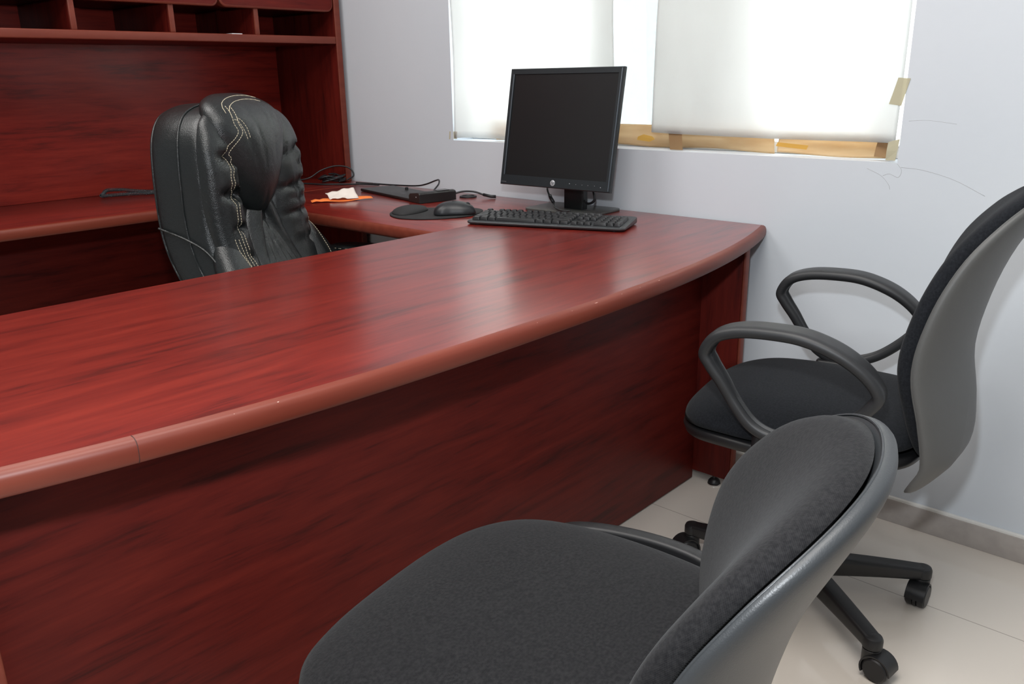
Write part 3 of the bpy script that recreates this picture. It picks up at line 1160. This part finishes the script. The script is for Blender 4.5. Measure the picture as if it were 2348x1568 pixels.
# head pillow: broad at the top, coming to a point
O = [(a + .018, b) for a, b in mirror([(0, 1.116), (.07, 1.112), (.130, 1.090), (.152, 1.045), (.140, .98), (.115, .91), (.082, .85), (.042, .81), (0, .792)])]
pl = groove([(.10, 1.04, .05, .90, .0035, .008), (.05, 1.08, .03, .93, .003, .008), (-.03, 1.09, -.02, .95, .003, .009), (-.09, 1.06, -.06, .93, .003, .008), (.02, .80, .02, .86, .006, .008), (-.02, .80, -.03, .86, .006, .008)])


def hp3(a, b, o):
    # the pillow rolls back over the top of the chair
    k = max(0, (b - 1.05) / .07)
    return ex3(a, b, F0 + .012 + o - .035 * k * k)


ex_pads.append(pad('head_pillow', cr(O, 6), (.018, .98), .064, .06, hp3, LEATHER, ex, rings=24, pw=2.2, ripple=pl))
# lower side wings
for s in (1, -1):
    O = [(s * .175, .765), (s * .222, .735), (s * .255, .67), (s * .272, .59), (s * .265, .51), (s * .20, .47), (s * .13, .48), (s * .105, .54), (s * .125, .63), (s * .15, .71)]
    if s < 0:
        O = O[::-1]
    pl = groove([(s * .24, .66, s * .15, .62, .006, .01)])
    ex_pads.append(pad('side_wing', cr(O, 6), (s * .19, .58), .056, .05, lambda a, b, o: ex3(a, b, F0 + .008 + o + .10 * max(0, abs(a) - .15)), LEATHER, ex, rings=16, pw=2.2, ripple=pl))

# cream stitching laid on the leather surface
bv, bf = [], []
for o in ex_pads + [c for c in COL.objects if c.name.startswith('back_casing')]:
    k = len(bv)
    bv += [v.co.copy() for v in o.data.vertices]
    bf += [tuple(i + k for i in p.vertices) for p in o.data.polygons]
tree = BVHTree.FromPolygons(bv, bf)


def stitch_vf(pts, dash=.0052, gap=.0020, r=.00085, direction=(0, -1, 0)):
    P = cr([(a, 1.0, b) for a, b in pts], 24, False)
    Q = []
    d = Vector(direction)
    for p in P:
        h = tree.ray_cast(p, d)
        if h[0] is not None:
            Q.append(h[0] + h[1].normalized() * .0004 * (1 if h[1].y > 0 else -1))
    out = []
    if len(Q) < 2:
        return ([], [])
    acc = 0
    cur = [Q[0]]
    on = True
    for a, b in zip(Q, Q[1:]):
        L = (b - a).length
        if L > .03:
            cur = [b]
            acc = 0
            on = True
            continue
        pos = 0
        while pos < L:
            need = (dash if on else gap) - acc
            step = min(need, L - pos)
            pos += step
            acc += step
            pt = a + (b - a) * (pos / L)
            if on:
                cur.append(pt)
            if acc >= (dash if on else gap) - 1e-7:
                if on:
                    if len(cur) >= 2 and (cur[0] - cur[-1]).length > .0015:
                        out.append(sweep([cur[0], (cur[0] + cur[-1]) / 2, cur[-1]], circ(r, 5)))
                    cur = []
                else:
                    cur = [pt]
                on = not on
                acc = 0
    return join(*out) if out else ([], [])


seamR = [(.112, 1.085), (.124, 1.045), (.120, 1.02), (.150, .985), (.158, .967), (.152, .955), (.158, .92), (.160, .885), (.150, .862), (.155, .835), (.158, .78), (.156, .72), (.148, .66), (.138, .60), (.13, .565)]
groups = [stitch_vf(seamR), stitch_vf([(a - .014, b) for a, b in seamR])]
mesh_obj('stitching', *join(*groups), THREAD, ex)
seamL = [(-.198, 1.03), (-.214, .985), (-.214, .965), (-.219, .93), (-.221, .87), (-.219, .80), (-.213, .74), (-.206, .68), (-.194, .62), (-.178, .575)]
mesh_obj('stitching', *stitch_vf(seamL), THREAD, ex)
arc = [(.130, 1.068), (.118, 1.088), (.075, 1.103), (.02, 1.109), (-.03, 1.108), (-.075, 1.10)]
mesh_obj('stitching', *join(stitch_vf(arc, .02, .0004), stitch_vf([(a * .93, b - .010) for a, b in arc], .02, .0004)), THREAD, ex)
hk = [(.118, 1.052), (.108, 1.048), (.098, 1.03), (.092, 1.00)]
mesh_obj('stitching', *join(stitch_vf(hk), stitch_vf([(a - .010, b + .003) for a, b in hk])), THREAD, ex)
wg = [(.172, .752), (.168, .71), (.160, .66), (.152, .61), (.146, .56)]
mesh_obj('stitching', *join(stitch_vf(wg), stitch_vf([(a + .012, b + .002) for a, b in wg])), THREAD, ex)
wl = [(-.195, .755), (-.232, .715), (-.256, .66), (-.268, .60)]
mesh_obj('stitching', *stitch_vf(wl), THREAD, ex)

# seat, armrests, base
so = cr(mirror([(0, .50), (.12, .495), (.20, .46), (.25, .38), (.26, .27), (.255, .15), (.22, .08), (.12, .06), (0, .06)]), 6)
pad('seat', so, (0, .27), .055, .04, lambda a, b, o: Vector((a, b, .475 + o)), LEATHER, ex, rings=12, pw=2.8)
for s in (1, -1):
    O = cr([(s * .285, .16), (s * .30, .145), (s * .325, .15), (s * .338, .20), (s * .335, .32), (s * .325, .40), (s * .30, .415), (s * .28, .40), (s * .274, .30), (s * .275, .20)], 6)
    ap = pad('armrest', O, (s * .305, .28), .016, .018, lambda a, b, o: Vector((a, b, .642 + o)), LEATHER, ex, rings=8, pw=3)
    P = cr([(s * .305, .19, .625), (s * .312, .17, .56), (s * .29, .18, .47), (s * .20, .22, .42)], 6, False)
    v, f = sweep(P, rrect(.012, .02, .006, 3))
    mesh_obj('arm_support', v, f, PLAS, ex, True, 50)
    if s < 0:
        q = [Vector((p.x * .985 + s * .305 * .015, p.y, .6440)) for p in O]
        out = []
        for i in range(0, len(q) - 1, 2):
            out.append(sweep([q[i], (q[i] + q[i + 1]) / 2, q[i + 1]], circ(.0011, 5)))
        mesh_obj('stitching', *join(*out), THREAD, ex)
cbase = Vector((0, .26, 0))
exb = []
v, f = lathe([(.04, .06), (.045, .07), (.045, .12), (.03, .13)], cbase, (0, 0, 1))
mesh_obj('base_hub', v, f, PLAS, ex, True, 40)
v, f = lathe([(.025, .1305), (.025, .435)], cbase, (0, 0, 1))
mesh_obj('gas_column', v, f, PLAS, ex, True, 40)
for k in range(5):
    t = .3 + k * 2 * pi / 5
    d = Vector((cos(t), sin(t), 0))
    v, f = sweep([cbase + d * (.035 + .25 * q / 8) + Vector((0, 0, .095 - .012 * (q / 8) ** 2)) for q in range(9)], rrect(.025, .02, .01, 3), False, (0, 0, 1), lambda u: (1 - .3 * u, 1.2 - .5 * u))
    mesh_obj('base_arm', v, f, PLAS, ex, True, 40)
    e = cbase + d * .285
    v1 = lathe([(.012, .05), (.012, .09)], (e.x, e.y, 0), (0, 0, 1), 12)
    a = Vector((-d.y, d.x, 0))
    v2 = lathe([(.022, -.021), (.026, -.018), (.026, .018), (.022, .021)], (e.x, e.y, .0262), a, 20)
    mesh_obj('caster', *join(v1, v2), PLAS, ex, True, 40)
# move the whole chair back so its backrest stays where modelled (origin between backrest and column)

# ---------------------------------------------------------------- monitor
mw, mh = .41, .347
mon = thing('computer_monitor', 'black flat computer monitor standing on the desk before the window', 'monitor', (0.086, -0.125, TOPZ), .034)
mt = radians(10.6)
# panel frame local: x right, y depth (+ towards wall), z up; bottom edge at z = .077, y = -.075


def mp3(x, y, z):
    return Vector((x, -.075 + y * cos(mt) + z * sin(mt), .077 - y * sin(mt) + z * cos(mt)))


def mbox(name, a, b, m, parent, bev=.002, seg=2):
    o = box(name, a, b, m, None, bev, seg)
    for v in o.data.vertices:
        v.co = mp3(*v.co)
    o.parent = parent
    return o


# bezel as a frame
bz = .0165
V, F = [], []
ro = [(-mw / 2, 0), (mw / 2, 0), (mw / 2, mh), (-mw / 2, mh)]
ri = [(-mw / 2 + bz, .030), (mw / 2 - bz, .030), (mw / 2 - bz, mh - bz), (-mw / 2 + bz, mh - bz)]
lev = [(ro, .0015, 1.0), (ro, 0, .998), (ri, 0, 1.0), (ri, .0030, 1.0)]
for o_, y, k in [(ro, .012, 1), (ro, .002, 1), ([(x * .993, .002 + z * .989) for x, z in ro], 0, 1), (ri, 0.0002, 1), (ri, .0035, 1)]:
    V += [mp3(x, y, z) for x, z in o_]
for i in range(4):
    for k in range(4):
        l = (k + 1) % 4
        F.append((i * 4 + k, i * 4 + l, (i + 1) * 4 + l, (i + 1) * 4 + k))
mesh_obj('bezel', V, F, MON, mon, smooth=False)
mbox('screen', (-mw / 2 + bz + .0002, .0030, .0302), (mw / 2 - bz - .0002, .006, mh - bz - .0002), SCREEN, mon, 0)
# rear housing
V = []
for y, k in ((.0115, 1), (.018, .975), (.036, .80), (.050, .66), (.054, .60)):
    V += [mp3(x * k, y, mh / 2 + (z - mh / 2) * k) for x, z in ro]
F = [(i * 4 + k, i * 4 + (k + 1) % 4, (i + 1) * 4 + (k + 1) % 4, (i + 1) * 4 + k) for i in range(4) for k in range(4)] + [(0, 1, 2, 3), (19, 18, 17, 16)]
mesh_obj('rear_housing', V, F, MON, mon, smooth=False)
# glossy ridge lines on the bezel
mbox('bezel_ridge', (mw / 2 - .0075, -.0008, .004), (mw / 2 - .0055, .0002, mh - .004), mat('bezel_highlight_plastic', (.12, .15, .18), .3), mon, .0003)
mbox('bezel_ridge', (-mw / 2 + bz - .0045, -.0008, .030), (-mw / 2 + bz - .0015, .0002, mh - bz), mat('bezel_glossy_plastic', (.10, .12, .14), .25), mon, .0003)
# logo disc with letters
v, f = lathe([(.0080, 0), (.0085, .0004), (.0085, .0009), (.0080, .0012)], (0, 0, 0), (0, -1, 0), 28)
lg = mesh_obj('logo', [mp3(p.x, p.y, p.z + .0148) for p in v], f, LOGO, mon, True, 40, label='round silver logo')


def text_obj(name, body, size, m, parent, fn, shear=0.0, ext=.0001, align='CENTER'):
    cu = bpy.data.curves.new(name, 'FONT')
    cu.body = body
    cu.size = size
    cu.extrude = ext
    cu.align_x = align
    cu.align_y = 'CENTER'
    cu.shear = shear
    tmp = bpy.data.objects.new(name, cu)
    COL.objects.link(tmp)
    dg = bpy.context.evaluated_depsgraph_get()
    me = bpy.data.meshes.new_from_object(tmp.evaluated_get(dg))
    bpy.data.objects.remove(tmp)
    me.name = name
    for v in me.vertices:
        v.co = fn(v.co)
    me.materials.clear()
    me.materials.append(m)
    o = bpy.data.objects.new(name, me)
    COL.objects.link(o)
    o.parent = parent
    return o


text_obj('logo_letters', 'hp', .0135, MON, lg, lambda c: mp3(c.x, -.0014 - c.z, c.y + .0155), .35)
text_obj('model_name', 'ProDisplay', .0042, GREYTXT, mon, lambda c: mp3(c.x - mw / 2 + .006, -.0002 - c.z, c.y + .0085), 0, .0001, 'LEFT')
for k, (x, z) in enumerate(((.062, .017), (.085, .016), (.107, .016), (.128, .016), (.151, .016), (.172, .013))):
    mbox('button_mark', (x - .0011, -.0006, z - .0011), (x + .0011, .0001, z + .0011), LOGO if k in (0, 5) else GREYTXT, mon, .0004)
# neck
v, f = prism(rrect(.036, .0135, .005, 3), .006, .135, .003)
mesh_obj('neck', [(p[0] + .022, p[1] + .014, p[2]) for p in v], f, mat('monitor_neck_plastic', (.010, .011, .012), .35), mon, True, 40)
# base plate: trapezoid, thin
bo = [(-.115, -.072), (.135, -.045), (.125, .085), (-.080, .085)]
v, f = prism(cr([bo[0], (.01, -.065), bo[1], (.14, .02), bo[2], (0, .09), bo[3], (-.115, .0)], 5), .0, .008, .002, 2)
v, f = prism(rrect(.130, .082, .022, 5), .0, .0075, .002, 2)
mesh_obj('base_plate', [(p[0] + .006, p[1] + .018, p[2]) for p in v], f, MONBASE, mon, True, 40, label='flat dark grey base plate')


def W(o_, x, y, z):
    return (x, y, z)


tag(tube('monitor_cable', [(0.005, -.115, .835), (.012, -.13, .812), (.030, -.140, .792), (.052, -.150, .779), (.06, -.158, .770), (.085, -.178, .7645), (.12, -.192, .7615), (.150, -.19, .763)], .0028, RUBBER),
    'thin black cable hanging from the monitor to its base', 'cable')
v, f = sweep([(.030, -.140, .795), (.036, -.143, .788), (.052, -.150, .777)], circ(.0055, 8))
tag(mesh_obj('cable_plug', v, f, RUBBER), 'black cable plug below the monitor logo', 'plug')
P = cr([(.170, -.115, .832), (.182, -.118, .812), (.187, -.120, .793), (.178, -.122, .782), (.160, -.12, .778), (.148, -.118, .785)], 6, False)
v, f = sweep(P, circ(.0038, 8))
tag(mesh_obj('power_cable', v, f, RUBBER), 'black cable loop right of the monitor neck', 'cable')

# ---------------------------------------------------------------- keyboard
kl, kd = .457, .152
kb = thing('computer_keyboard', 'black full-size keyboard lying slanted in front of the monitor', 'keyboard', (0.015, -0.492, TOPZ), radians(20.3))
# local: x along, y depth; origin at the front-left corner
tilt = .052


def kz(y):
    return .0115 + tilt * y * 1.2


outl = rrect(kl / 2, kd / 2, .014, 6)
V, F = [], []
lev = [(-.004, 0, .0025), (-.001, 0, .005), (0, 0, .0085), (-.0008, 1, -.0018), (-.005, 1, 0)]
n = len(outl)
for ins, top, dz_ in lev:
    for x, y in outl:
        k1 = 1 + ins / (kl / 2)
        k2 = 1 + ins / (kd / 2)
        X, Y = x * k1 + kl / 2, y * k2 + kd / 2
        V.append((X, Y, (kz(Y) if top else 0) + dz_))
for i in range(len(lev) - 1):
    for k in range(n):
        l = (k + 1) % n
        F.append((i * n + k, i * n + l, (i + 1) * n + l, (i + 1) * n + k))
F.append(tuple(range(n - 1, -1, -1)))
F.append(tuple((len(lev) - 1) * n + k for k in range(n)))
case = mesh_obj('case', V, F, KB, kb, True, 40)
for x, y in ((.03, .012), (kl - .03, .012), (.03, kd - .012), (kl - .03, kd - .012)):
    v, f = lathe([(.006, 0), (.006, .0035)], (x, y, 0), (0, 0, 1), 12)
    mesh_obj('rubber_foot', v, f, PLAS, kb)
U = .01895
kmesh = {}


def key_mesh(wu, hu=1.0):
    kk = (wu, hu)
    if kk in kmesh:
        return kmesh[kk]
    wx, wy = wu * U - .0016, hu * U - .0016
    V = []
    for ins, z in ((0, 0), (.0004, .0035), (.0022, .0078), (.0034, .0084)):
        for a, b in rrect(wx / 2 - ins, wy / 2 - ins, .0018, 2):
            V.append((a, b, z))
    n = 12
    F = [(i * n + k, i * n + (k + 1) % n, (i + 1) * n + (k + 1) % n, (i + 1) * n + k) for i in range(3) for k in range(n)]
    F.append(tuple(range(n - 1, -1, -1)))
    F.append(tuple(3 * n + k for k in range(n)))
    me = bpy.data.meshes.new('key')
    me.from_pydata(V, [], F)
    me.polygons.foreach_set('use_smooth', [True] * len(me.polygons))
    me.set_sharp_from_angle(angle=radians(40))
    me.materials.append(KEY)
    kmesh[kk] = me
    return me


keys = []
x0, y0 = .013, .013
rows = [
    [1.25, 1.25, 1.25, 6.25, 1.25, 1.25, 1.25, 1.25],
    [2.25] + [1] * 10 + [2.75],
    [1.75] + [1] * 11 + [2.25],
    [1.5] + [1] * 12 + [1.5],
    [1] * 13 + [2],
]
for r, row in enumerate(rows):
    x = x0
    for wu in row:
        keys.append((x + wu * U / 2, y0 + (r + .5) * U, wu, 1))
        x += wu * U
yf = y0 + 5.9 * U
fx = x0
for g, cnt in ((0, 1), (2, 4), (6.5, 4), (11, 4)):
    for k in range(cnt):
        keys.append((x0 + (g + k + .5) * U, yf, 1, .85))
nx = x0 + 15.35 * U
for k in range(3):
    for r in (0, 3, 4):
        if r == 0:
            keys.append((nx + (k + .5) * U, y0 + .5 * U, 1, 1))
        else:
            keys.append((nx + (k + .5) * U, y0 + (r + .5) * U, 1, 1))
keys.append((nx + 1.5 * U, y0 + 1.5 * U, 1, 1))
for k in range(3):
    keys.append((nx + (k + .5) * U, yf, 1, .85))
px = nx + 3.35 * U
keys += [(px + U, y0 + .5 * U, 2, 1), (px + 2.5 * U, y0 + .5 * U, 1, 1)]
for r in (1, 2, 3, 4):
    for k in range(3):
        keys.append((px + (k + .5) * U, y0 + (r + .5) * U, 1, 1))
keys += [(px + 3.5 * U, y0 + 1 * U, 1, 2), (px + 3.5 * U, y0 + 3 * U, 1, 2), (px + 3.5 * U, y0 + 4.5 * U, 1, 1)]
keys.sort(key=lambda q: q[1])
for (x, y, wu, hu) in keys[:100]:
    o = bpy.data.objects.new('key', key_mesh(wu, hu))
    o.location = (x, y, kz(y) + .0008)
    o.rotation_euler = (tilt * 1.2, 0, 0)
    o.parent = kb
    COL.objects.link(o)
rest = keys[100:]
if rest:
    V, F = [], []
    for (x, y, wu, hu) in rest:
        me = key_mesh(wu, hu)
        b = len(V)
        V += [Vector((v.co.x + x, v.co.y + y, v.co.z + kz(y) + .0008)) for v in me.vertices]
        F += [tuple(i + b for i in p.vertices) for p in me.polygons]
    o = mesh_obj('function_keys', V, F, KEY, kb, True, 40)
    o['kind'] = 'stuff'

# ---------------------------------------------------------------- mouse pad and mouse
mpad = thing('mouse_pad', 'black gel mouse pad with a raised wrist rest beside the keyboard', 'mouse pad', (-0.18, -0.41, TOPZ))
po = cr([(-.150, -.075), (-.168, -.02), (-.150, .045), (-.105, .085), (-.05, .10), (.02, .125), (.08, .115), (.108, .06), (.112, .0), (.07, -.07), (.02, -.105), (-.03, -.125), (-.09, -.115)], 6)
po = cr([(-.128, -.088), (-.156, -.045), (-.158, 0.0), (-.128, .045), (-.085, .075), (-.04, .115), (.02, .140), (.07, .118), (.102, .055), (.100, .0), (.072, -.06), (.03, -.105), (-.03, -.130), (-.085, -.118)], 6)
v, f = prism(po[::-1] if False else po, .0003, .0050, .002, 2)
v, f = prism([p for p in reversed(po)], .0003, .0050, .002, 2)
mesh_obj('pad_surface', v, f, PADM, mpad, True, 50)
wo = cr([(-.150, -.02), (-.138, .02), (-.10, .035), (-.065, .01), (-.045, -.05), (-.05, -.10), (-.09, -.105), (-.130, -.075)], 6)
pad('wrist_rest', wo, (-.095, -.035), .019, .001, lambda a, b, o: Vector((a, b, .0045 + o)), PADM, mpad, rings=10, pw=2.2)

mouse = thing('computer_mouse', 'black wireless mouse sitting on the mouse pad', 'mouse', (-0.125, -0.395, TOPZ + .0052), radians(-42))
# local +y = front of the mouse
mo = cr([(0, .060), (.022, .055), (.032, .025), (.031, -.015), (.034, -.045), (.024, -.062), (0, -.066), (-.026, -.060), (-.038, -.035), (-.036, .0), (-.030, .03), (-.02, .055)], 6)
pad('body', mo, (0, -.006), lambda a, b: .036 - .10 * abs(b + .012) ** 1.4 - .06 * max(0, a + .005), .003, lambda a, b, o: Vector((a, b, .003 + o)), MOUSE, mouse, rings=12, pw=2.3)
v, f = lathe([(.007, -.003), (.0085, -.0015), (.0085, .0015), (.007, .003)], (0, .036, .026), (1, 0, 0), 18)
mesh_obj('scroll_wheel', v, f, RUBBER, mouse, True, 40)
V, F = sweep(cr([(-.001, .055, .0155), (-.001, .03, .0318), (-.001, .005, .0382), (0, -.01, .0392)], 6, False), circ(.0007, 5))
mesh_obj('button_seam', V, F, RUBBER, mouse)

# ---------------------------------------------------------------- docking station
dk = thing('docking_station', 'flat black laptop docking station with a raised block, against the window wall', 'docking station', (-0.832, -0.204, TOPZ), radians(-11.7))
v, f = prism(rrect(.192, .070, .010, 4), 0.001, .0105, .003, 2)
mesh_obj('plate', [(p[0] + .192, p[1] + .070, p[2]) for p in v], f, DOCK, dk, True, 40)
V = []
sec = [(.0, .0015), (0, .022), (.006, .030), (.060, .036), (.070, .0345), (.074, .030), (.074, .0015)]
for y in (-.002, .002, .136, .140):
    k = .0015 if y in (-.002, .140) else 0
    V += [(.372 + x + (k if x < .02 else -k if x > .05 else 0), y, z - (k if z > .01 else 0)) for x, z in sec]
n = len(sec)
F = [(i * n + k, i * n + (k + 1) % n, (i + 1) * n + (k + 1) % n, (i + 1) * n + k) for i in range(3) for k in range(n)] + [tuple(range(n)), tuple(range(4 * n - 1, 3 * n - 1, -1))]
mesh_obj('raised_block', V, F, DOCK, dk, True, 30)
v, f = prism(rrect(.016, .024, .003, 3), .0355, .0372, .0005, 1)
mesh_obj('eject_button', [(p[0] + .425, p[1] + .095, p[2]) for p in v], f, mat('dock_glossy', (.03, .03, .032), .2), dk, True, 40)
v, f = lathe([(.0018, 0), (.0018, .001)], (.422, -.002, .020), (0, -1, 0), 10)
mesh_obj('indicator_light', v, f, LOGO, dk)
v, f = lathe([(.006, .0105), (.006, .018), (.003, .020)], (.155, .112, 0), (0, 0, 1), 14)
mesh_obj('hinge_stud', v, f, DOCK, dk, True, 40)
text_obj('logo_letters', 'hp', .022, GREYTXT, dk, lambda c: Vector((c.x + .235, c.y + .055, .0107 + c.z)), .3)

# ---------------------------------------------------------------- cables on the worktops
Z = TOPZ
tag(tube('power_cable', [(-1.02, -.075, Z + .006), (-.93, -.055, Z + .006), (-.84, -.040, Z + .006), (-.72, -.030, Z + .010), (-.66, -.03, Z + .02), (-.60, -.035, Z + .038), (-.555, -.06, Z + .045), (-.525, -.09, Z + .036), (-.520, -.115, Z + .020)], .0028, RUBBER),
    'thin black cable arching behind the docking station', 'cable')
tag(tube('power_cable', [(-.395, -.150, Z + .016), (-.375, -.12, Z + .024), (-.35, -.09, Z + .022), (-.325, -.07, Z + .012), (-.305, -.06, Z + .006)], .0032, RUBBER),
    'short black cable leaving the right end of the docking station', 'cable')
v, f = sweep([(-.325, -.07, Z + .012), (-.300, -.058, Z + .0065), (-.285, -.05, Z + .006)], circ(.0052, 8))
tag(mesh_obj('cable_plug', v, f, RUBBER), 'small black plug on the worktop right of the docking station', 'plug')
v, f = lathe([(.030, .0003), (.030, .004), (.026, .006), (.022, .006), (.021, .003)], (-.385, -.083, Z), (0, 0, 1), 28)
tag(mesh_obj('cable_grommet', v, f, RUBBER, None, True, 40), 'round dark cable grommet in the worktop right of the docking station', 'grommet')
tag(tube('network_cable', [(-1.42, -.42, Z + .004), (-1.36, -.28, Z + .004), (-1.25, -.23, Z + .004), (-1.18, -.20, Z + .004), (-1.10, -.175, Z + .004), (-1.03, -.12, Z + .004), (-.97, -.075, Z + .004), (-.90, -.058, Z + .004)], .0032, RUBBER),
    'grey-black cable lying on the worktop in the hutch corner', 'cable')
pts = []
for k in range(46):
    t = k * .62
    rr = .052 + .012 * sin(k * 1.7)
    pts.append((-1.135 + rr * cos(t) * .8, -.105 + rr * .85 * sin(t), Z + .008 + .0009 * k * .55 + .004 * sin(k * 2.3)))
tag(tube('cable_coil', pts, .0034, RUBBER, smooth_n=3), 'tangled coil of black cable heaped by the hutch side panel', 'cable')
tag(tube('usb_cable', [(-1.33, -.30, Z + .008), (-1.25, -.23, Z + .012), (-1.19, -.18, Z + .022), (-1.17, -.13, Z + .05), (-1.13, -.085, Z + .066), (-1.085, -.055, Z + .058), (-1.065, -.05, Z + .03), (-1.085, -.07, Z + .012)], .003, RUBBER),
    'black cable looping up beside the hutch side panel', 'cable')
v, f = sweep([(-1.345, -.315, Z + .0085), (-1.32, -.29, Z + .0085), (-1.30, -.275, Z + .0095)], rrect(.007, .0045, .002, 2), False, (0, 0, 1))
tag(mesh_obj('cable_plug', v, f, METAL), 'silver connector plug on the worktop by the leather chair', 'plug')

# coiled telephone cord on the credenza
axis = cr([(-1.455, -.885, Z + .0085), (-1.452, -.868, Z + .0085), (-1.445, -.85, Z + .009), (-1.43, -.80, Z + .009), (-1.40, -.755, Z + .009), (-1.38, -.70, Z + .009), (-1.37, -.64, Z + .009), (-1.37, -.57, Z + .009)], 40, False)


def helix(axis, R, turns_per_m, r):
    P = []
    s = 0
    for i, p in enumerate(axis):
        if i:
            s += (axis[i] - axis[i - 1]).length
        t = (axis[min(i + 1, len(axis) - 1)] - axis[max(0, i - 1)]).normalized()
        n_ = t.cross(Vector((0, 0, 1))).normalized()
        b_ = n_.cross(t)
        a = 2 * pi * turns_per_m * s
        P.append(p + (n_ * cos(a) + b_ * sin(a)) * R)
    return sweep(P, circ(r, 6))


def resample(P, step):
    out = [P[0]]
    acc = 0
    for a, b in zip(P, P[1:]):
        L = (b - a).length
        while acc + L >= step:
            k = (step - acc) / L
            a = a + (b - a) * k
            out.append(a)
            L = (b - a).length
            acc = 0
        acc += L
    return out


v1 = helix(resample(axis, .00035), .0056, 250, .0014)
ax2 = cr([(-1.455, -.885, Z + .010), (-1.472, -.872, Z + .012), (-1.482, -.85, Z + .024), (-1.468, -.805, Z + .022), (-1.44, -.765, Z + .0155), (-1.41, -.725, Z + .012), (-1.398, -.66, Z + .010), (-1.395, -.57, Z + .010)], 40, False)
v2 = helix(resample(ax2, .00035), .0056, 250, .0014)
tag(mesh_obj('telephone_cord', *join(v1, v2), CORD), 'dark grey coiled telephone cord on the credenza beside the leather chair', 'cord')

# ---------------------------------------------------------------- orange slip and receipt


def ribbon(name, rows, th, m, parent=None):
    """rows of (left, right) 3D points -> thin sheet"""
    V, F = [], []
    k = len(rows[0])
    for z in (0, th):
        for row in rows:
            for p in row:
                V.append((p[0], p[1], p[2] + z))
    n = len(rows)
    h = n * k
    for i in range(n - 1):
        for j in range(k - 1):
            a = i * k + j
            F.append((a, a + 1, a + k + 1, a + k))
            F.append((h + a, h + a + k, h + a + k + 1, h + a + 1))
    for i in range(n - 1):
        a = i * k
        F.append((a, a + k, a + k + h, a + h))
        a += k - 1
        F.append((a, a + h, a + k + h, a + k))
    for j in range(k - 1):
        F.append((j, j + h, j + 1 + h, j + 1))
        a = (n - 1) * k + j
        F.append((a, a + 1, a + 1 + h, a + h))
    return mesh_obj(name, V, F, m, parent)


rows = []
for i in range(15):
    u = i / 14
    c = Vector((-.712 + .088 * u, -.500 + .190 * u, Z + .0006))
    d = Vector((-.90, .42, 0)).normalized()
    wd = .030 + .028 * math.sin(pi * u) if u > .2 else .024
    zz = .006 * math.exp(-((u - .08) / .08) ** 2) + .004 * (.5 + .5 * sin(9 * u)) * (u > .2)
    rows.append([tuple(c + d * wd * (j / 4 - .25) + Vector((0, 0, zz + .004 * (j / 4) ** 2))) for j in range(5)])
o = ribbon('orange_slip', rows, .0007, ORANGE)
tag(o, 'bright orange folded paper slip under the crumpled receipt', 'paper')
rows = []
for i in range(13):
    u = i / 12
    c = Vector((-.690 + .050 * u, -.440 + .085 * u, Z + .007))
    row = []
    for j in range(13):
        v = j / 12
        p = c + Vector((-.052, .018, 0)) * v
        zz = .004 * sin(5 * u + 3 * v) + .028 * v ** 1.3 * (.55 + .45 * sin(2.2 * u + .1)) + .002 * sin(17 * u - 9 * v)
        row.append((p.x, p.y, p.z + max(0, zz)))
    rows.append(row)
rec = ribbon('paper_receipt', rows, .0004, PAPER)
tag(rec, 'crumpled off-white receipt lying on the orange slip', 'receipt')
